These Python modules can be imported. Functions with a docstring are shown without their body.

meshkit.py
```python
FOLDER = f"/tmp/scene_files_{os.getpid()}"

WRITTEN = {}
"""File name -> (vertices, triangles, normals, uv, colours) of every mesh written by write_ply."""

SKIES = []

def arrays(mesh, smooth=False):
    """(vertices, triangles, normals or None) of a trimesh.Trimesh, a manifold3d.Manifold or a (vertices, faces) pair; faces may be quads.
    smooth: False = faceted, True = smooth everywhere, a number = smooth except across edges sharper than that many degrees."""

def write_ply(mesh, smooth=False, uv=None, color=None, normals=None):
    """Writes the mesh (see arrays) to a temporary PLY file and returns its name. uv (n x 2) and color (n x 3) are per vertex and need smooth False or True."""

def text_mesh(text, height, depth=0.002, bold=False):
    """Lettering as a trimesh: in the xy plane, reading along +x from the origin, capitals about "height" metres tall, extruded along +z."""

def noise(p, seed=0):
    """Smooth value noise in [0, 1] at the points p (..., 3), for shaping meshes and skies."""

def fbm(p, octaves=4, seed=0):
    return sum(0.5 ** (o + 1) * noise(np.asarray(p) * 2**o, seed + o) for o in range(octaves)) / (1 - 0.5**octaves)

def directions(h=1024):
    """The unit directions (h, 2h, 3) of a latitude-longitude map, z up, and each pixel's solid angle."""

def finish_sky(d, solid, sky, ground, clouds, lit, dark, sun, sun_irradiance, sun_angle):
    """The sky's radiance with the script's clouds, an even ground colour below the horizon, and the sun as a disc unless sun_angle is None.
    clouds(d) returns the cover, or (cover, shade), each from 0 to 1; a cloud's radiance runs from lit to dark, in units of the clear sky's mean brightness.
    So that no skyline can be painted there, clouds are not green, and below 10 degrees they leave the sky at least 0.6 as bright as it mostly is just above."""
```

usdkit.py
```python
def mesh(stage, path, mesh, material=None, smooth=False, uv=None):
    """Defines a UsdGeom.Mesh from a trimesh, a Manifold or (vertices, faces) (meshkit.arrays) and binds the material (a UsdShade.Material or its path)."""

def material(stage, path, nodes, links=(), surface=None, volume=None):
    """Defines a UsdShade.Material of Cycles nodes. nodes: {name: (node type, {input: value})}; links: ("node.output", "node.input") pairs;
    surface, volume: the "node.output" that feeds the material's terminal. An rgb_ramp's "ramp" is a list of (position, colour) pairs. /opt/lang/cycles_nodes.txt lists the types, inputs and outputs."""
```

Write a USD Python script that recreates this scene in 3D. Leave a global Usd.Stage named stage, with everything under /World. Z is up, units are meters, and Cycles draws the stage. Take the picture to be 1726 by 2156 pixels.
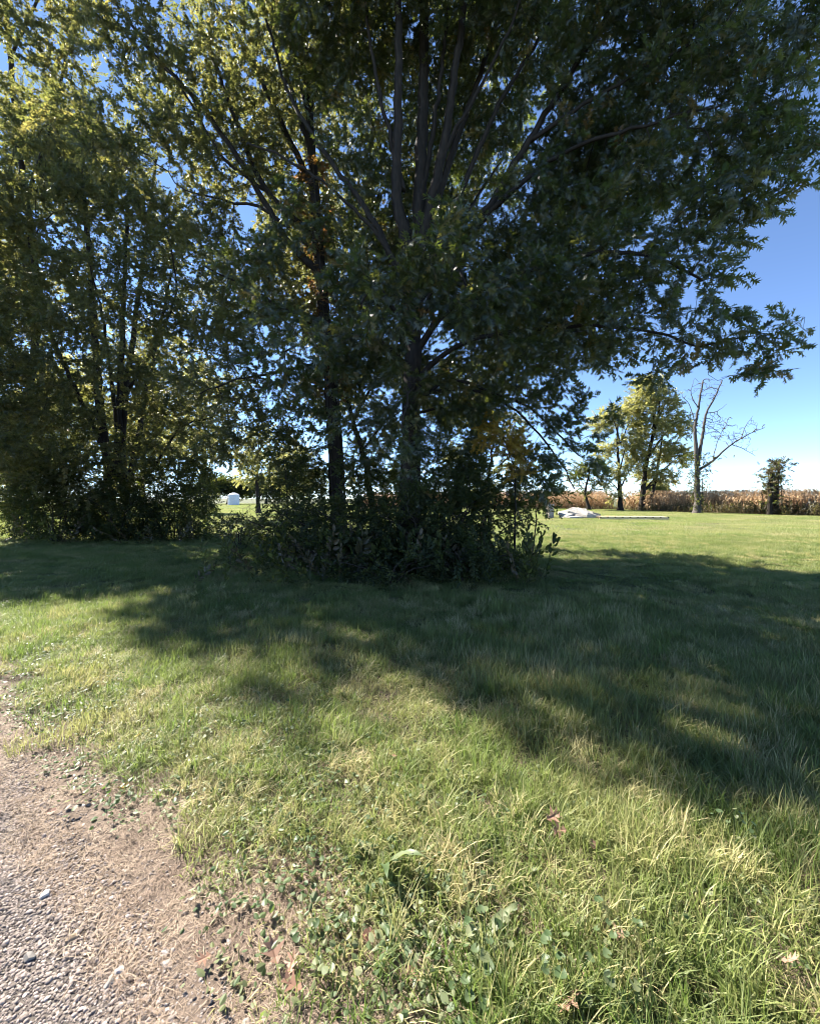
import math, random
import numpy as np
import trimesh
from scipy.spatial import cKDTree
from scipy.spatial.transform import Rotation as Rot
from pxr import Gf, Sdf, Usd, UsdGeom, UsdLux, UsdShade, Vt
import usdkit, meshkit

stage = Usd.Stage.CreateInMemory()
UsdGeom.SetStageUpAxis(stage, 'Z')
UsdGeom.SetStageMetersPerUnit(stage, 1.0)
UsdGeom.Xform.Define(stage, '/World')
UsdGeom.Scope.Define(stage, '/World/Looks')

# ---------------------------------------------------------------- camera, sky, sun, exposure
EYE = 1.6
cam = UsdGeom.Camera.Define(stage, '/World/camera')
cam.CreateProjectionAttr('perspective')
cam.CreateHorizontalApertureAttr(24.0)
cam.CreateVerticalApertureAttr(30.0)
cam.CreateFocalLengthAttr(12.0)
cam.CreateVerticalApertureOffsetAttr(-0.39)
cam.CreateClippingRangeAttr(Gf.Vec2f(0.05, 20000))
cam.CreateExposureAttr(2.4)
cam.AddTranslateOp().Set(Gf.Vec3d(0, 0, EYE))
cam.AddRotateXYZOp().Set(Gf.Vec3f(90, 0, 0))

SUN_EL = math.radians(40)
SUN_AZ = math.atan2(-0.81, 0.585)
sund = np.array([math.sin(SUN_AZ) * math.cos(SUN_EL), math.cos(SUN_AZ) * math.cos(SUN_EL), math.sin(SUN_EL)])
sky_mat = usdkit.material(stage, '/World/Looks/sky', {
    'sky': ('sky_texture', {'sky_type': 'single_scattering', 'sun_disc': False, 'sun_elevation': SUN_EL, 'sun_rotation': SUN_AZ,
                            'air_density': 0.75, 'aerosol_density': 0.03, 'ozone_density': 3.5, 'altitude': 2200.0}),
    'bg': ('background_shader', {'strength': 0.065})},
    [('sky.color', 'bg.color')], surface='bg.background')
dome = UsdLux.DomeLight.Define(stage, '/World/sky')
dome.CreateIntensityAttr(1.0)
UsdShade.MaterialBindingAPI.Apply(dome.GetPrim()).Bind(sky_mat)
dome.GetPrim().SetCustomDataByKey('kind', 'structure')
dome.GetPrim().SetCustomDataByKey('label', 'clear deep blue sky, paler towards the horizon')
dome.GetPrim().SetCustomDataByKey('category', 'sky')
sun = UsdLux.DistantLight.Define(stage, '/World/sun')
sun.CreateIntensityAttr(1.25)
sun.CreateAngleAttr(0.53)
sun.CreateColorAttr(Gf.Vec3f(1.0, 0.93, 0.82))
sun.GetPrim().CreateAttribute('inputs:normalize', Sdf.ValueTypeNames.Bool).Set(True)
_zx = np.cross([0, 0, 1.0], sund); _zx /= np.linalg.norm(_zx); _zy = np.cross(sund, _zx)
sun.AddTransformOp().Set(Gf.Matrix4d(*[float(v) for v in (*_zx, 0, *_zy, 0, *sund, 0, 0, 0, 0, 1)]))

# ---------------------------------------------------------------- helpers
FP, CX, HY = 863.0, 863.0, 1050.0     # focal length, centre and eye level in a 1726 x 2156 measure of the photograph


def at(px, py, depth):
    """The point at that depth that the photograph shows at (px, py)."""
    return np.array([(px - CX) / FP * depth, depth, EYE + (HY - py) / FP * depth])


USED = {}


def numbered(name, parent='/World'):
    k = USED.get((parent, name), -1) + 1
    USED[(parent, name)] = k
    return name if k == 0 else f'{name}_{k:03d}'


def tag(prim, label=None, cat=None, group=None, kind=None):
    for k, v in (('label', label), ('category', cat), ('group', group), ('kind', kind)):
        if v:
            prim.SetCustomDataByKey(k, v)
    return prim


def thing(name, loc, label, cat, group=None, rz=0.0):
    path = '/World/' + numbered(name)
    x = UsdGeom.Xform.Define(stage, path)
    x.AddTranslateOp().Set(Gf.Vec3d(*map(float, loc)))
    if rz:
        x.AddRotateZOp().Set(float(rz))
    tag(x.GetPrim(), label, cat, group)
    return path


def part(parent, name, mesh, material, smooth=False, label=None, kind=None):
    path = parent + '/' + numbered(name, parent)
    m = usdkit.mesh(stage, path, mesh, '/World/Looks/' + material, smooth)
    tag(m.GetPrim(), label, None, None, kind)
    return path


def copy_of(src, loc, rz, label, scale=1.0, tilt=(0, 0)):
    name = src.split('/')[-1]
    path = '/World/' + numbered(name)
    x = UsdGeom.Xform.Define(stage, path)
    x.AddTranslateOp().Set(Gf.Vec3d(*map(float, loc)))
    x.AddRotateXYZOp().Set(Gf.Vec3f(float(tilt[0]), float(tilt[1]), float(rz)))
    x.AddScaleOp().Set(Gf.Vec3f(*(float(scale),) * 3))
    cd = stage.GetPrimAtPath(src).GetCustomData()
    r = x.GetPrim()
    r.GetReferences().AddInternalReference(src)
    r.SetInstanceable(True)
    tag(r, label, cd.get('category'), cd.get('group'))
    return path


def instancer(parent, name, protos, idx, pos, mats, scale, label=None, cat=None, kind='stuff'):
    """protos: [(mesh, material)]; mats: (n, 3, 3) rotation matrices."""
    path = parent + '/' + numbered(name, parent)
    pi = UsdGeom.PointInstancer.Define(stage, path)
    targets = []
    for k, (m, mt) in enumerate(protos):
        p = f'{path}/{name}_shape_{k:03d}'
        usdkit.mesh(stage, p, m, '/World/Looks/' + mt)
        targets.append(Sdf.Path(p))
    pi.CreatePrototypesRel().SetTargets(targets)
    n = len(pos)
    pi.CreateProtoIndicesAttr(Vt.IntArray.FromNumpy(np.asarray(idx, np.int32)))
    pi.CreatePositionsAttr(Vt.Vec3fArray.FromNumpy(np.ascontiguousarray(pos, np.float32)))
    q = Rot.from_matrix(mats).as_quat()
    pi.CreateOrientationsAttr(Vt.QuathArray([Gf.Quath(float(w), float(x), float(y), float(z)) for x, y, z, w in q]))
    s = np.asarray(scale, np.float32)
    if s.ndim == 1:
        s = np.repeat(s[:, None], 3, 1)
    pi.CreateScalesAttr(Vt.Vec3fArray.FromNumpy(np.ascontiguousarray(s)))
    tag(pi.GetPrim(), label, cat, None, kind)
    return path


def yaw(a, tilt=None):
    c, s = np.cos(a), np.sin(a)
    m = np.zeros((len(a), 3, 3))
    m[:, 0, 0], m[:, 0, 1], m[:, 1, 0], m[:, 1, 1], m[:, 2, 2] = c, -s, s, c, 1
    return m


def cat_meshes(ms):
    v, f, n = [], [], 0
    for a, b in ms:
        v.append(a); f.append(b + n); n += len(a)
    return np.vstack(v), np.vstack(f)


# ---------------------------------------------------------------- materials
def leafmat(name, ramp, tramp, fac=0.4, rough=0.42, spec=0.5, dry=None):
    nodes = {
        'geo': ('geometry', {}), 'obj': ('object_info', {}),
        'add': ('math', {'math_type': 'add'}), 'fr': ('math', {'math_type': 'fraction'}),
        'r1': ('rgb_ramp', {'ramp': ramp}), 'r2': ('rgb_ramp', {'ramp': tramp}),
        'p': ('principled_bsdf', {'roughness': rough, 'specular_ior_level': spec}),
        't': ('translucent_bsdf', {}), 'm': ('mix_closure', {'fac': fac})}
    links = [('geo.random_per_island', 'add.value1'), ('obj.random', 'add.value2'), ('add.value', 'fr.value1'),
             ('fr.value', 'r1.fac'), ('fr.value', 'r2.fac'), ('p.BSDF', 'm.closure1'), ('t.BSDF', 'm.closure2')]
    if dry:      # patches where the grass has dried
        nodes |= {'dn': ('noise_texture', {'scale': dry[0], 'detail': 4, 'roughness': .65}), 'dr': ('rgb_ramp', {'ramp': [(.42, (0, 0, 0)), (.72, (dry[2],) * 3)]}),
                  'dm': ('mix_color', {'b': dry[1]}), 'dt': ('mix_color', {'b': dry[1]})}
        links += [('geo.position', 'dn.vector'), ('dn.fac', 'dr.fac'), ('dr.color', 'dm.fac'), ('dr.color', 'dt.fac'), ('r1.color', 'dm.a'), ('r2.color', 'dt.a'),
                  ('dm.result', 'p.base_color'), ('dt.result', 't.color')]
    else:
        links += [('r1.color', 'p.base_color'), ('r2.color', 't.color')]
    usdkit.material(stage, '/World/Looks/' + name, nodes, links, surface='m.closure')


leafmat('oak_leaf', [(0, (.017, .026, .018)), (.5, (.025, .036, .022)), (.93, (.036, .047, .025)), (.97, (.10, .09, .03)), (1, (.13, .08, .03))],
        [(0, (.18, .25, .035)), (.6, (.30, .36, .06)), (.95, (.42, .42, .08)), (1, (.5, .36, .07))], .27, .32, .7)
leafmat('oak_yellow', [(0, (.30, .20, .03)), (.6, (.42, .27, .04)), (1, (.25, .22, .05))], [(0, (.5, .33, .04)), (1, (.45, .35, .06))], .45, .45)
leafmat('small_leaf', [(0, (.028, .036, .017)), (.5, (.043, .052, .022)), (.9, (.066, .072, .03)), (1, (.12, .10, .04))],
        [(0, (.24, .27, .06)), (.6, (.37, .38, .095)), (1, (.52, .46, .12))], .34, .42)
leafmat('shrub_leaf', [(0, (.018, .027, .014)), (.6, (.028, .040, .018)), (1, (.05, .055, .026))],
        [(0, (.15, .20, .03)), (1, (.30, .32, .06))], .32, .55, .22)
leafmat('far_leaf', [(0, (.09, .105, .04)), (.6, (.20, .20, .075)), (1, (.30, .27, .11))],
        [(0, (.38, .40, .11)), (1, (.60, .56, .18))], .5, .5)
leafmat('dry_weed', [(0, (.035, .036, .018)), (.5, (.06, .05, .026)), (1, (.12, .09, .05))], [(0, (.12, .12, .04)), (1, (.25, .19, .08))], .3, .5)
leafmat('vine_leaf', [(0, (.05, .06, .025)), (.5, (.09, .06, .03)), (.8, (.14, .05, .03)), (1, (.2, .12, .04))],
        [(0, (.2, .22, .04)), (.6, (.35, .16, .05)), (1, (.4, .26, .05))], .4, .45)
leafmat('grass_blade', [(0, (.085, .120, .034)), (.35, (.14, .172, .052)), (.6, (.20, .215, .075)), (.76, (.33, .30, .14)), (1, (.48, .42, .23))],
        [(0, (.18, .30, .05)), (.65, (.28, .38, .08)), (1, (.48, .42, .20))], .36, .5, .3, (1.6, (.34, .31, .15), .38))
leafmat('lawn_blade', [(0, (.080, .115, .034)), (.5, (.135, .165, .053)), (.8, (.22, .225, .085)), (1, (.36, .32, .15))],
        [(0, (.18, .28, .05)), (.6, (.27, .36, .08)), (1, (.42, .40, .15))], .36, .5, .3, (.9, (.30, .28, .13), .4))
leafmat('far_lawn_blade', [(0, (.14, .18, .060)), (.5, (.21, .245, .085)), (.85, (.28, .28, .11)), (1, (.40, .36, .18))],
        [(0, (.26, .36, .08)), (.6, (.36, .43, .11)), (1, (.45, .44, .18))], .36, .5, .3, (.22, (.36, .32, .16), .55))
leafmat('straw', [(0, (.13, .090, .068)), (.4, (.225, .168, .128)), (.75, (.34, .265, .20)), (.9, (.44, .36, .27)), (1, (.08, .055, .040))],
        [(0, (.2, .15, .09)), (1, (.3, .23, .14))], .15, .7, .15)
leafmat('weed_leaf', [(0, (.050, .085, .036)), (.6, (.09, .125, .058)), (1, (.16, .17, .09))],
        [(0, (.15, .25, .04)), (1, (.28, .34, .08))], .33, .5, .35)
leafmat('dead_leaf', [(0, (.22, .12, .085)), (.5, (.30, .18, .13)), (1, (.15, .09, .06))],
        [(0, (.2, .1, .06)), (1, (.3, .17, .1))], .2, .6, .3)
leafmat('corn_leaf', [(0, (.30, .19, .095)), (.5, (.44, .31, .175)), (1, (.58, .44, .28))],
        [(0, (.50, .33, .18)), (1, (.62, .46, .30))], .3, .6, .3)


def noisy(name, ramp, scale, rough=.85, bump=.4, dist=.02, detail=6, stretch=(1, 1, 1), spec=.3):
    usdkit.material(stage, '/World/Looks/' + name, {
        'geo': ('geometry', {}), 'map': ('mapping', {'scale': stretch}),
        'n': ('noise_texture', {'scale': scale, 'detail': detail, 'roughness': .62}),
        'r': ('rgb_ramp', {'ramp': ramp}), 'b': ('bump', {'strength': bump, 'distance': dist}),
        'p': ('principled_bsdf', {'roughness': rough, 'specular_ior_level': spec})},
        [('geo.position', 'map.vector'), ('map.vector', 'n.vector'), ('n.fac', 'r.fac'), ('r.color', 'p.base_color'),
         ('n.fac', 'b.height'), ('b.normal', 'p.normal')], surface='p.BSDF')


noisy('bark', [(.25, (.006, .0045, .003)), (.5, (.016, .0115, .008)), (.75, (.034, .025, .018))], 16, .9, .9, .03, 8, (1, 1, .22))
noisy('pale_bark', [(.25, (.03, .025, .021)), (.5, (.06, .052, .045)), (.75, (.11, .095, .082))], 10, .9, .8, .03, 8, (1, 1, .22))
noisy('twig', [(.3, (.018, .014, .012)), (.7, (.045, .037, .03))], 30, .9, .3)
noisy('dry_twig', [(.3, (.06, .048, .04)), (.7, (.15, .125, .10))], 30, .9, .3)
noisy('soil', [(.3, (.035, .045, .016)), (.5, (.055, .065, .022)), (.7, (.085, .08, .035))], 5, .95, .6, .03)
noisy('asphalt', [(.3, (.05, .043, .039)), (.5, (.09, .078, .07)), (.72, (.15, .13, .118))], 60, .95, .8, .01, 6, (1, 1, 1), .12)
noisy('verge_soil', [(.3, (.05, .036, .027)), (.5, (.10, .075, .058)), (.7, (.17, .13, .10))], 34, .95, .8, .015)
noisy('concrete', [(.3, (.17, .16, .14)), (.5, (.30, .28, .25)), (.7, (.40, .38, .34))], 5, .9, .9, .04)
noisy('concrete_dark', [(.3, (.17, .14, .11)), (.55, (.27, .23, .19)), (.75, (.36, .32, .27))], 8, .9, .5, .02)
noisy('lumber', [(.3, (.40, .31, .17)), (.55, (.54, .43, .25)), (.75, (.64, .53, .33))], 9, .8, .3, .01, 6, (.1, 1, 1))
noisy('lumber_dark', [(.3, (.03, .025, .02)), (.7, (.08, .06, .045))], 9, .9, .3)
noisy('white_plastic', [(.3, (.42, .44, .46)), (.7, (.55, .56, .57))], 3, .45, .05, .01, 3, (1, 1, 1), .5)
noisy('dark_plastic', [(.3, (.03, .03, .035)), (.7, (.05, .05, .055))], 6, .5, .1)
noisy('corn_stalk', [(.3, (.30, .21, .11)), (.7, (.45, .34, .20))], 20, .8, .3)
for k, c in enumerate([.10, .16, .21, .26, .31, .37, .45, .56]):
    noisy(f'pebble_{k:03d}', [(.3, (c * .60, c * .50, c * .445)), (.7, (c * .95, c * .81, c * .72))], 130, .85, .3, .002, 3, (1, 1, 1), .12)
noisy('stone_white', [(.3, (.26, .24, .22)), (.7, (.42, .395, .37))], 60, .8, .4, .004)
noisy('stone_tan', [(.3, (.14, .10, .065)), (.7, (.25, .19, .13))], 60, .8, .4, .004)
noisy('stone_grey', [(.3, (.10, .095, .09)), (.7, (.20, .185, .17))], 60, .8, .4, .004)

# ---------------------------------------------------------------- ground, road
ROAD_N = np.array([.56, .83]); ROAD_N /= np.linalg.norm(ROAD_N)
ROAD_T = np.array([ROAD_N[1], -ROAD_N[0]])
ROAD_EDGE = 0.60


def sdist(x, y):
    return x * ROAD_N[0] + y * ROAD_N[1]


def smooth(t, a, b):
    t = np.clip((t - a) / (b - a), 0, 1)
    return t * t * (3 - 2 * t)


def nz(x, y, scale, seed=0, octaves=3):
    return meshkit.fbm(np.stack([np.asarray(x) * scale, np.asarray(y) * scale, np.zeros_like(np.asarray(x, float)) + seed * 7.3], -1), octaves, seed)


def height(x, y):
    x, y = np.asarray(x, float), np.asarray(y, float)
    s = sdist(x, y)
    h = (nz(x, y, .45, 3) - .5) * .14 * smooth(s, .8, 2.2) * (1 - smooth(y, 25, 60))
    h = h + (nz(x, y, 1.7, 5) - .5) * .05 * smooth(s, .6, 1.4) * (1 - smooth(y, 14, 25))
    h = h + .06 * smooth(s, .9, 2.0) - .05 * (1 - smooth(s, .35, .75))
    return h + .35 * smooth(y, 42, 75) * smooth(x, -5, 10)


def sheet(gx, gy, zf):
    X, Y = np.meshgrid(gx, gy, indexing='xy')
    v = np.stack([X.ravel(), Y.ravel(), zf(X.ravel(), Y.ravel())], 1)
    i, j = np.meshgrid(np.arange(len(gx) - 1), np.arange(len(gy) - 1), indexing='xy')
    a = (j * len(gx) + i).ravel()
    q = np.stack([a, a + 1, a + 1 + len(gx), a + len(gx)], 1)
    return v, np.vstack([q[:, :3], q[:, [0, 2, 3]]])


gx = np.concatenate([-np.geomspace(2500, 13, 26), np.arange(-12.5, 12.6, .16), np.geomspace(13, 2500, 26)])
gy = np.concatenate([-np.geomspace(900, 3.2, 12), np.arange(-3, 13.5, .16), np.arange(13.7, 80, 1.5), np.geomspace(82, 3000, 16)])
g = usdkit.mesh(stage, '/World/ground', sheet(gx, gy, height), '/World/Looks/soil', True)
tag(g.GetPrim(), 'grassy ground of the wide lawn between the road and the corn field', 'ground', None, 'structure')
# the road: a sheet along the road's own direction with a ragged edge towards the grass
ts = np.arange(-14, 30, .12)
rows = []
for k, so in enumerate(np.concatenate([[-5.6, -4, -2.5, -1.2], np.arange(-.6, .55, .15), [.58, .62]])):
    edge = so > .5
    wob = (nz(ts, ts * 0, 1.6, 11) - .5) * .28 * (so > -.5) * smooth(np.full_like(ts, so), -.5, .6)
    s = so + wob
    p = ROAD_N[None] * s[:, None] - ROAD_T[None] * ts[:, None]
    z = np.full(len(ts), .0) - .004 * (5.6 + so) * 0 + (nz(p[:, 0], p[:, 1], 3, 8) - .5) * .012
    z = z - (.035 if so > .6 else 0)
    rows.append(np.column_stack([p, z]))
rv = np.vstack(rows); nr, nt = len(rows), len(ts)
i, j = np.meshgrid(np.arange(nt - 1), np.arange(nr - 1), indexing='xy')
a = (j * nt + i).ravel()
q = np.stack([a, a + nt, a + nt + 1, a + 1], 1)
rd = usdkit.mesh(stage, '/World/road', (rv, np.vstack([q[:, [0, 2, 1]], q[:, [0, 3, 2]]])), '/World/Looks/asphalt', True)
tag(rd.GetPrim(), 'worn grey chip sealed road with a ragged edge', 'road', None, 'structure')
# dry soil strip beside the road
rows = []
for so in (.42, .56, .66, .76, .86, .96, 1.06):
    wob = (nz(ts, ts * 0, 2.1, 19) - .5) * .22 * smooth(np.full_like(ts, so), .55, .95)
    p = ROAD_N[None] * (so + wob)[:, None] - ROAD_T[None] * ts[:, None]
    z = height(p[:, 0], p[:, 1]) + (.012 if so < 1.0 else -.03) + (nz(p[:, 0], p[:, 1], 9, 23) - .5) * .016
    rows.append(np.column_stack([p, np.maximum(z, -.02) if so > .6 else z]))
rv = np.vstack(rows); nr = len(rows)
i, j = np.meshgrid(np.arange(nt - 1), np.arange(nr - 1), indexing='xy')
a = (j * nt + i).ravel()
q = np.stack([a, a + nt, a + nt + 1, a + 1], 1)
rd = usdkit.mesh(stage, '/World/road_verge', (rv, np.vstack([q[:, [0, 2, 1]], q[:, [0, 3, 2]]])), '/World/Looks/verge_soil', True)
tag(rd.GetPrim(), 'bare sandy verge with dry grass clippings between road and grass', 'verge', None, 'structure')

# ---------------------------------------------------------------- leaf shapes (base at origin, along +x, upper face +z)


def lobed(lobes, rng, fold=.25, petiole=.0):
    """lobes: per side list of (tip_x, tip_w, sinus_x, sinus_w); last sinus leads to the tip at x = 1."""
    V, F = [], []

    def add(*pts):
        n = len(V)
        V.extend(pts)
        F.extend([(n, n + k, n + k + 1) for k in range(1, len(pts) - 1)])
    curl = rng.uniform(-.35, .1)
    for sgn in (1, -1):
        def P(x, w):
            z = -fold * w + curl * x * x * .5
            return (x, sgn * w, z)
        prev = (.04, .0)
        for tx, tw, sx, sw in lobes:
            jit = rng.normal(0, .02, 2)
            tri = [P(*prev), P(tx + jit[0], tw + jit[1]), P(sx, sw)]
            quad = [P(prev[0], 0), P(*prev), P(sx, sw), P(sx, 0)] if prev[1] > 0 else [P(prev[0], 0), P(sx, sw), P(sx, 0)]
            add(*(tri if sgn < 0 else tri[::-1])); add(*(quad if sgn < 0 else quad[::-1]))
            prev = (sx, sw)
        tri = [P(prev[0], 0), P(*prev), P(1, 0)]
        add(*(tri if sgn < 0 else tri[::-1]))
    if petiole:
        add((-petiole, .012, 0), (-petiole, -.012, 0), (.06, 0, 0))
    V, F = np.array(V, float), np.array(F)
    return weld(V, F)


def weld(V, F):
    key = np.round(V, 5)
    u, inv = np.unique(key, axis=0, return_inverse=True)
    return u, inv.ravel()[F]


OAK = [(.20, .24, .27, .055), (.60, .46, .52, .075), (.86, .32, .76, .06)]
MAPLE = [(.30, .40, .34, .16), (.72, .36, .66, .13)]


def ovate(rng, wid=.26, fold=.3):
    xs = np.array([0, .2, .5, .8, 1.0]); ws = np.array([0, .75, 1.0, .62, 0]) * wid
    curl = rng.uniform(-.4, .1)
    V = [(x, 0, curl * x * x * .5) for x in xs] + [(x, w, -fold * w + curl * x * x * .5) for x, w in zip(xs, ws)][1:4] + [(x, -w, -fold * w + curl * x * x * .5) for x, w in zip(xs, ws)][1:4]
    F = [(0, 1, 5), (1, 2, 6), (1, 6, 5), (2, 3, 7), (2, 7, 6), (3, 4, 7), (0, 8, 1), (1, 8, 9), (1, 9, 2), (2, 9, 10), (2, 10, 3), (3, 10, 4)]
    return np.array(V, float), np.array(F)


def diamond(rng):
    V = [(0, 0, 0), (.45, .3, -.05), (1, 0, -.12), (.5, -.28, -.05)]
    return np.array(V, float), np.array([(0, 2, 1), (0, 3, 2)])


def frame(d, up=(0, 0, 1.0), roll=0.0):
    """Rotation whose x is d and z as near to up as can be, rolled about x."""
    x = np.asarray(d, float); x = x / (np.linalg.norm(x) + 1e-9)
    u = np.asarray(up, float)
    y = np.cross(u, x)
    if np.linalg.norm(y) < 1e-3:
        y = np.cross([1.0, .3, 0], x)
    y /= np.linalg.norm(y)
    z = np.cross(x, y)
    c, s = math.cos(roll), math.sin(roll)
    return np.column_stack([x, c * y + s * z, -s * y + c * z])


def tube(P, R, sides=5):
    P = np.asarray(P, float); R = np.broadcast_to(np.asarray(R, float), (len(P),))
    t = np.gradient(P, axis=0); t /= np.linalg.norm(t, axis=1, keepdims=True) + 1e-12
    m = t.mean(0)
    ref = np.array([1.0, 0, 0]) if abs(m[2]) > .7 * np.linalg.norm(m) else np.array([0, 0, 1.0])
    a = np.cross(t, ref); a /= np.linalg.norm(a, axis=1, keepdims=True) + 1e-12
    b = np.cross(t, a)
    ang = np.arange(sides) * 2 * np.pi / sides
    v = P[:, None] + R[:, None, None] * (np.cos(ang)[None, :, None] * a[:, None] + np.sin(ang)[None, :, None] * b[:, None])
    i, j = np.meshgrid(np.arange(len(P) - 1), np.arange(sides), indexing='ij')
    i, j = i.ravel(), j.ravel(); k = (j + 1) % sides
    q = np.stack([i * sides + j, i * sides + k, (i + 1) * sides + k, (i + 1) * sides + j], 1)
    return v.reshape(-1, 3), np.vstack([q[:, [0, 1, 2]], q[:, [0, 2, 3]]])


PIECES = []


def spray(rng, leaf, n, length, size, spread=.55, droop=.25, tilt=.45, twig=.004):
    """A twig along +x with n leaves."""
    pieces = []
    bend = rng.uniform(-.25, .05)
    side = rng.normal(0, .08)
    X = lambda t: np.array([t * length, side * t * t * length, bend * t * t * length])
    pieces.append(tube([X(0), X(.5), X(1.0)], [twig, twig * .7, twig * .3], 3))
    LEAVES = []
    for k in range(n):
        t = .12 + .88 * (k + rng.random()) / n
        az = (k % 2) * math.pi + rng.normal(0, .5)
        out = rng.uniform(.5, 1.25) * (1.15 - .5 * t)
        d = np.array([math.cos(out), math.sin(out) * math.cos(az), math.sin(out) * math.sin(az) * spread - droop * rng.random()])
        M = frame(d, np.array([0, 0, 1.0]) + rng.normal(0, tilt, 3))
        sc = rng.uniform(*size)
        v, f = leaf(rng)
        base = X(t) + d / np.linalg.norm(d) * sc * .18
        pieces.append((v * sc @ M.T + base, f))
        LEAVES.append((len(pieces) - 1))
    PIECES.append(pieces)
    return cat_meshes(pieces)


# ---------------------------------------------------------------- trees grown towards the places their leaves fill


def blob_points(blobs, density, rng):
    out = []
    for b in blobs:
        c, r = np.asarray(b[0]), np.asarray(b[1])
        n = max(4, int(density * (b[2] if len(b) > 2 else 1.0) * 4.19 * r[0] * r[1] * r[2]))
        u = rng.normal(size=(n, 3)); u /= np.linalg.norm(u, axis=1, keepdims=True)
        out.append(c + u * (rng.random((n, 1)) ** (1 / 2.2)) * r)
    return np.vstack(out)


def resample(P, step):
    P = np.asarray(P, float)
    if len(P) > 2:
        # Catmull-Rom through the points
        Q = np.vstack([2 * P[0] - P[1], P, 2 * P[-1] - P[-2]])
        out = []
        for k in range(1, len(Q) - 2):
            n = max(2, int(np.linalg.norm(Q[k + 1] - Q[k]) / step))
            t = np.linspace(0, 1, n, endpoint=False)[:, None]
            out.append(.5 * ((2 * Q[k]) + (-Q[k - 1] + Q[k + 1]) * t + (2 * Q[k - 1] - 5 * Q[k] + 4 * Q[k + 1] - Q[k + 2]) * t ** 2 + (-Q[k - 1] + 3 * Q[k] - 3 * Q[k + 1] + Q[k + 2]) * t ** 3))
        out.append(P[-1:])
        return np.vstack(out)
    n = max(2, int(np.linalg.norm(P[1] - P[0]) / step))
    return P[0] + (P[1] - P[0]) * np.linspace(0, 1, n + 1)[:, None]


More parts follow.
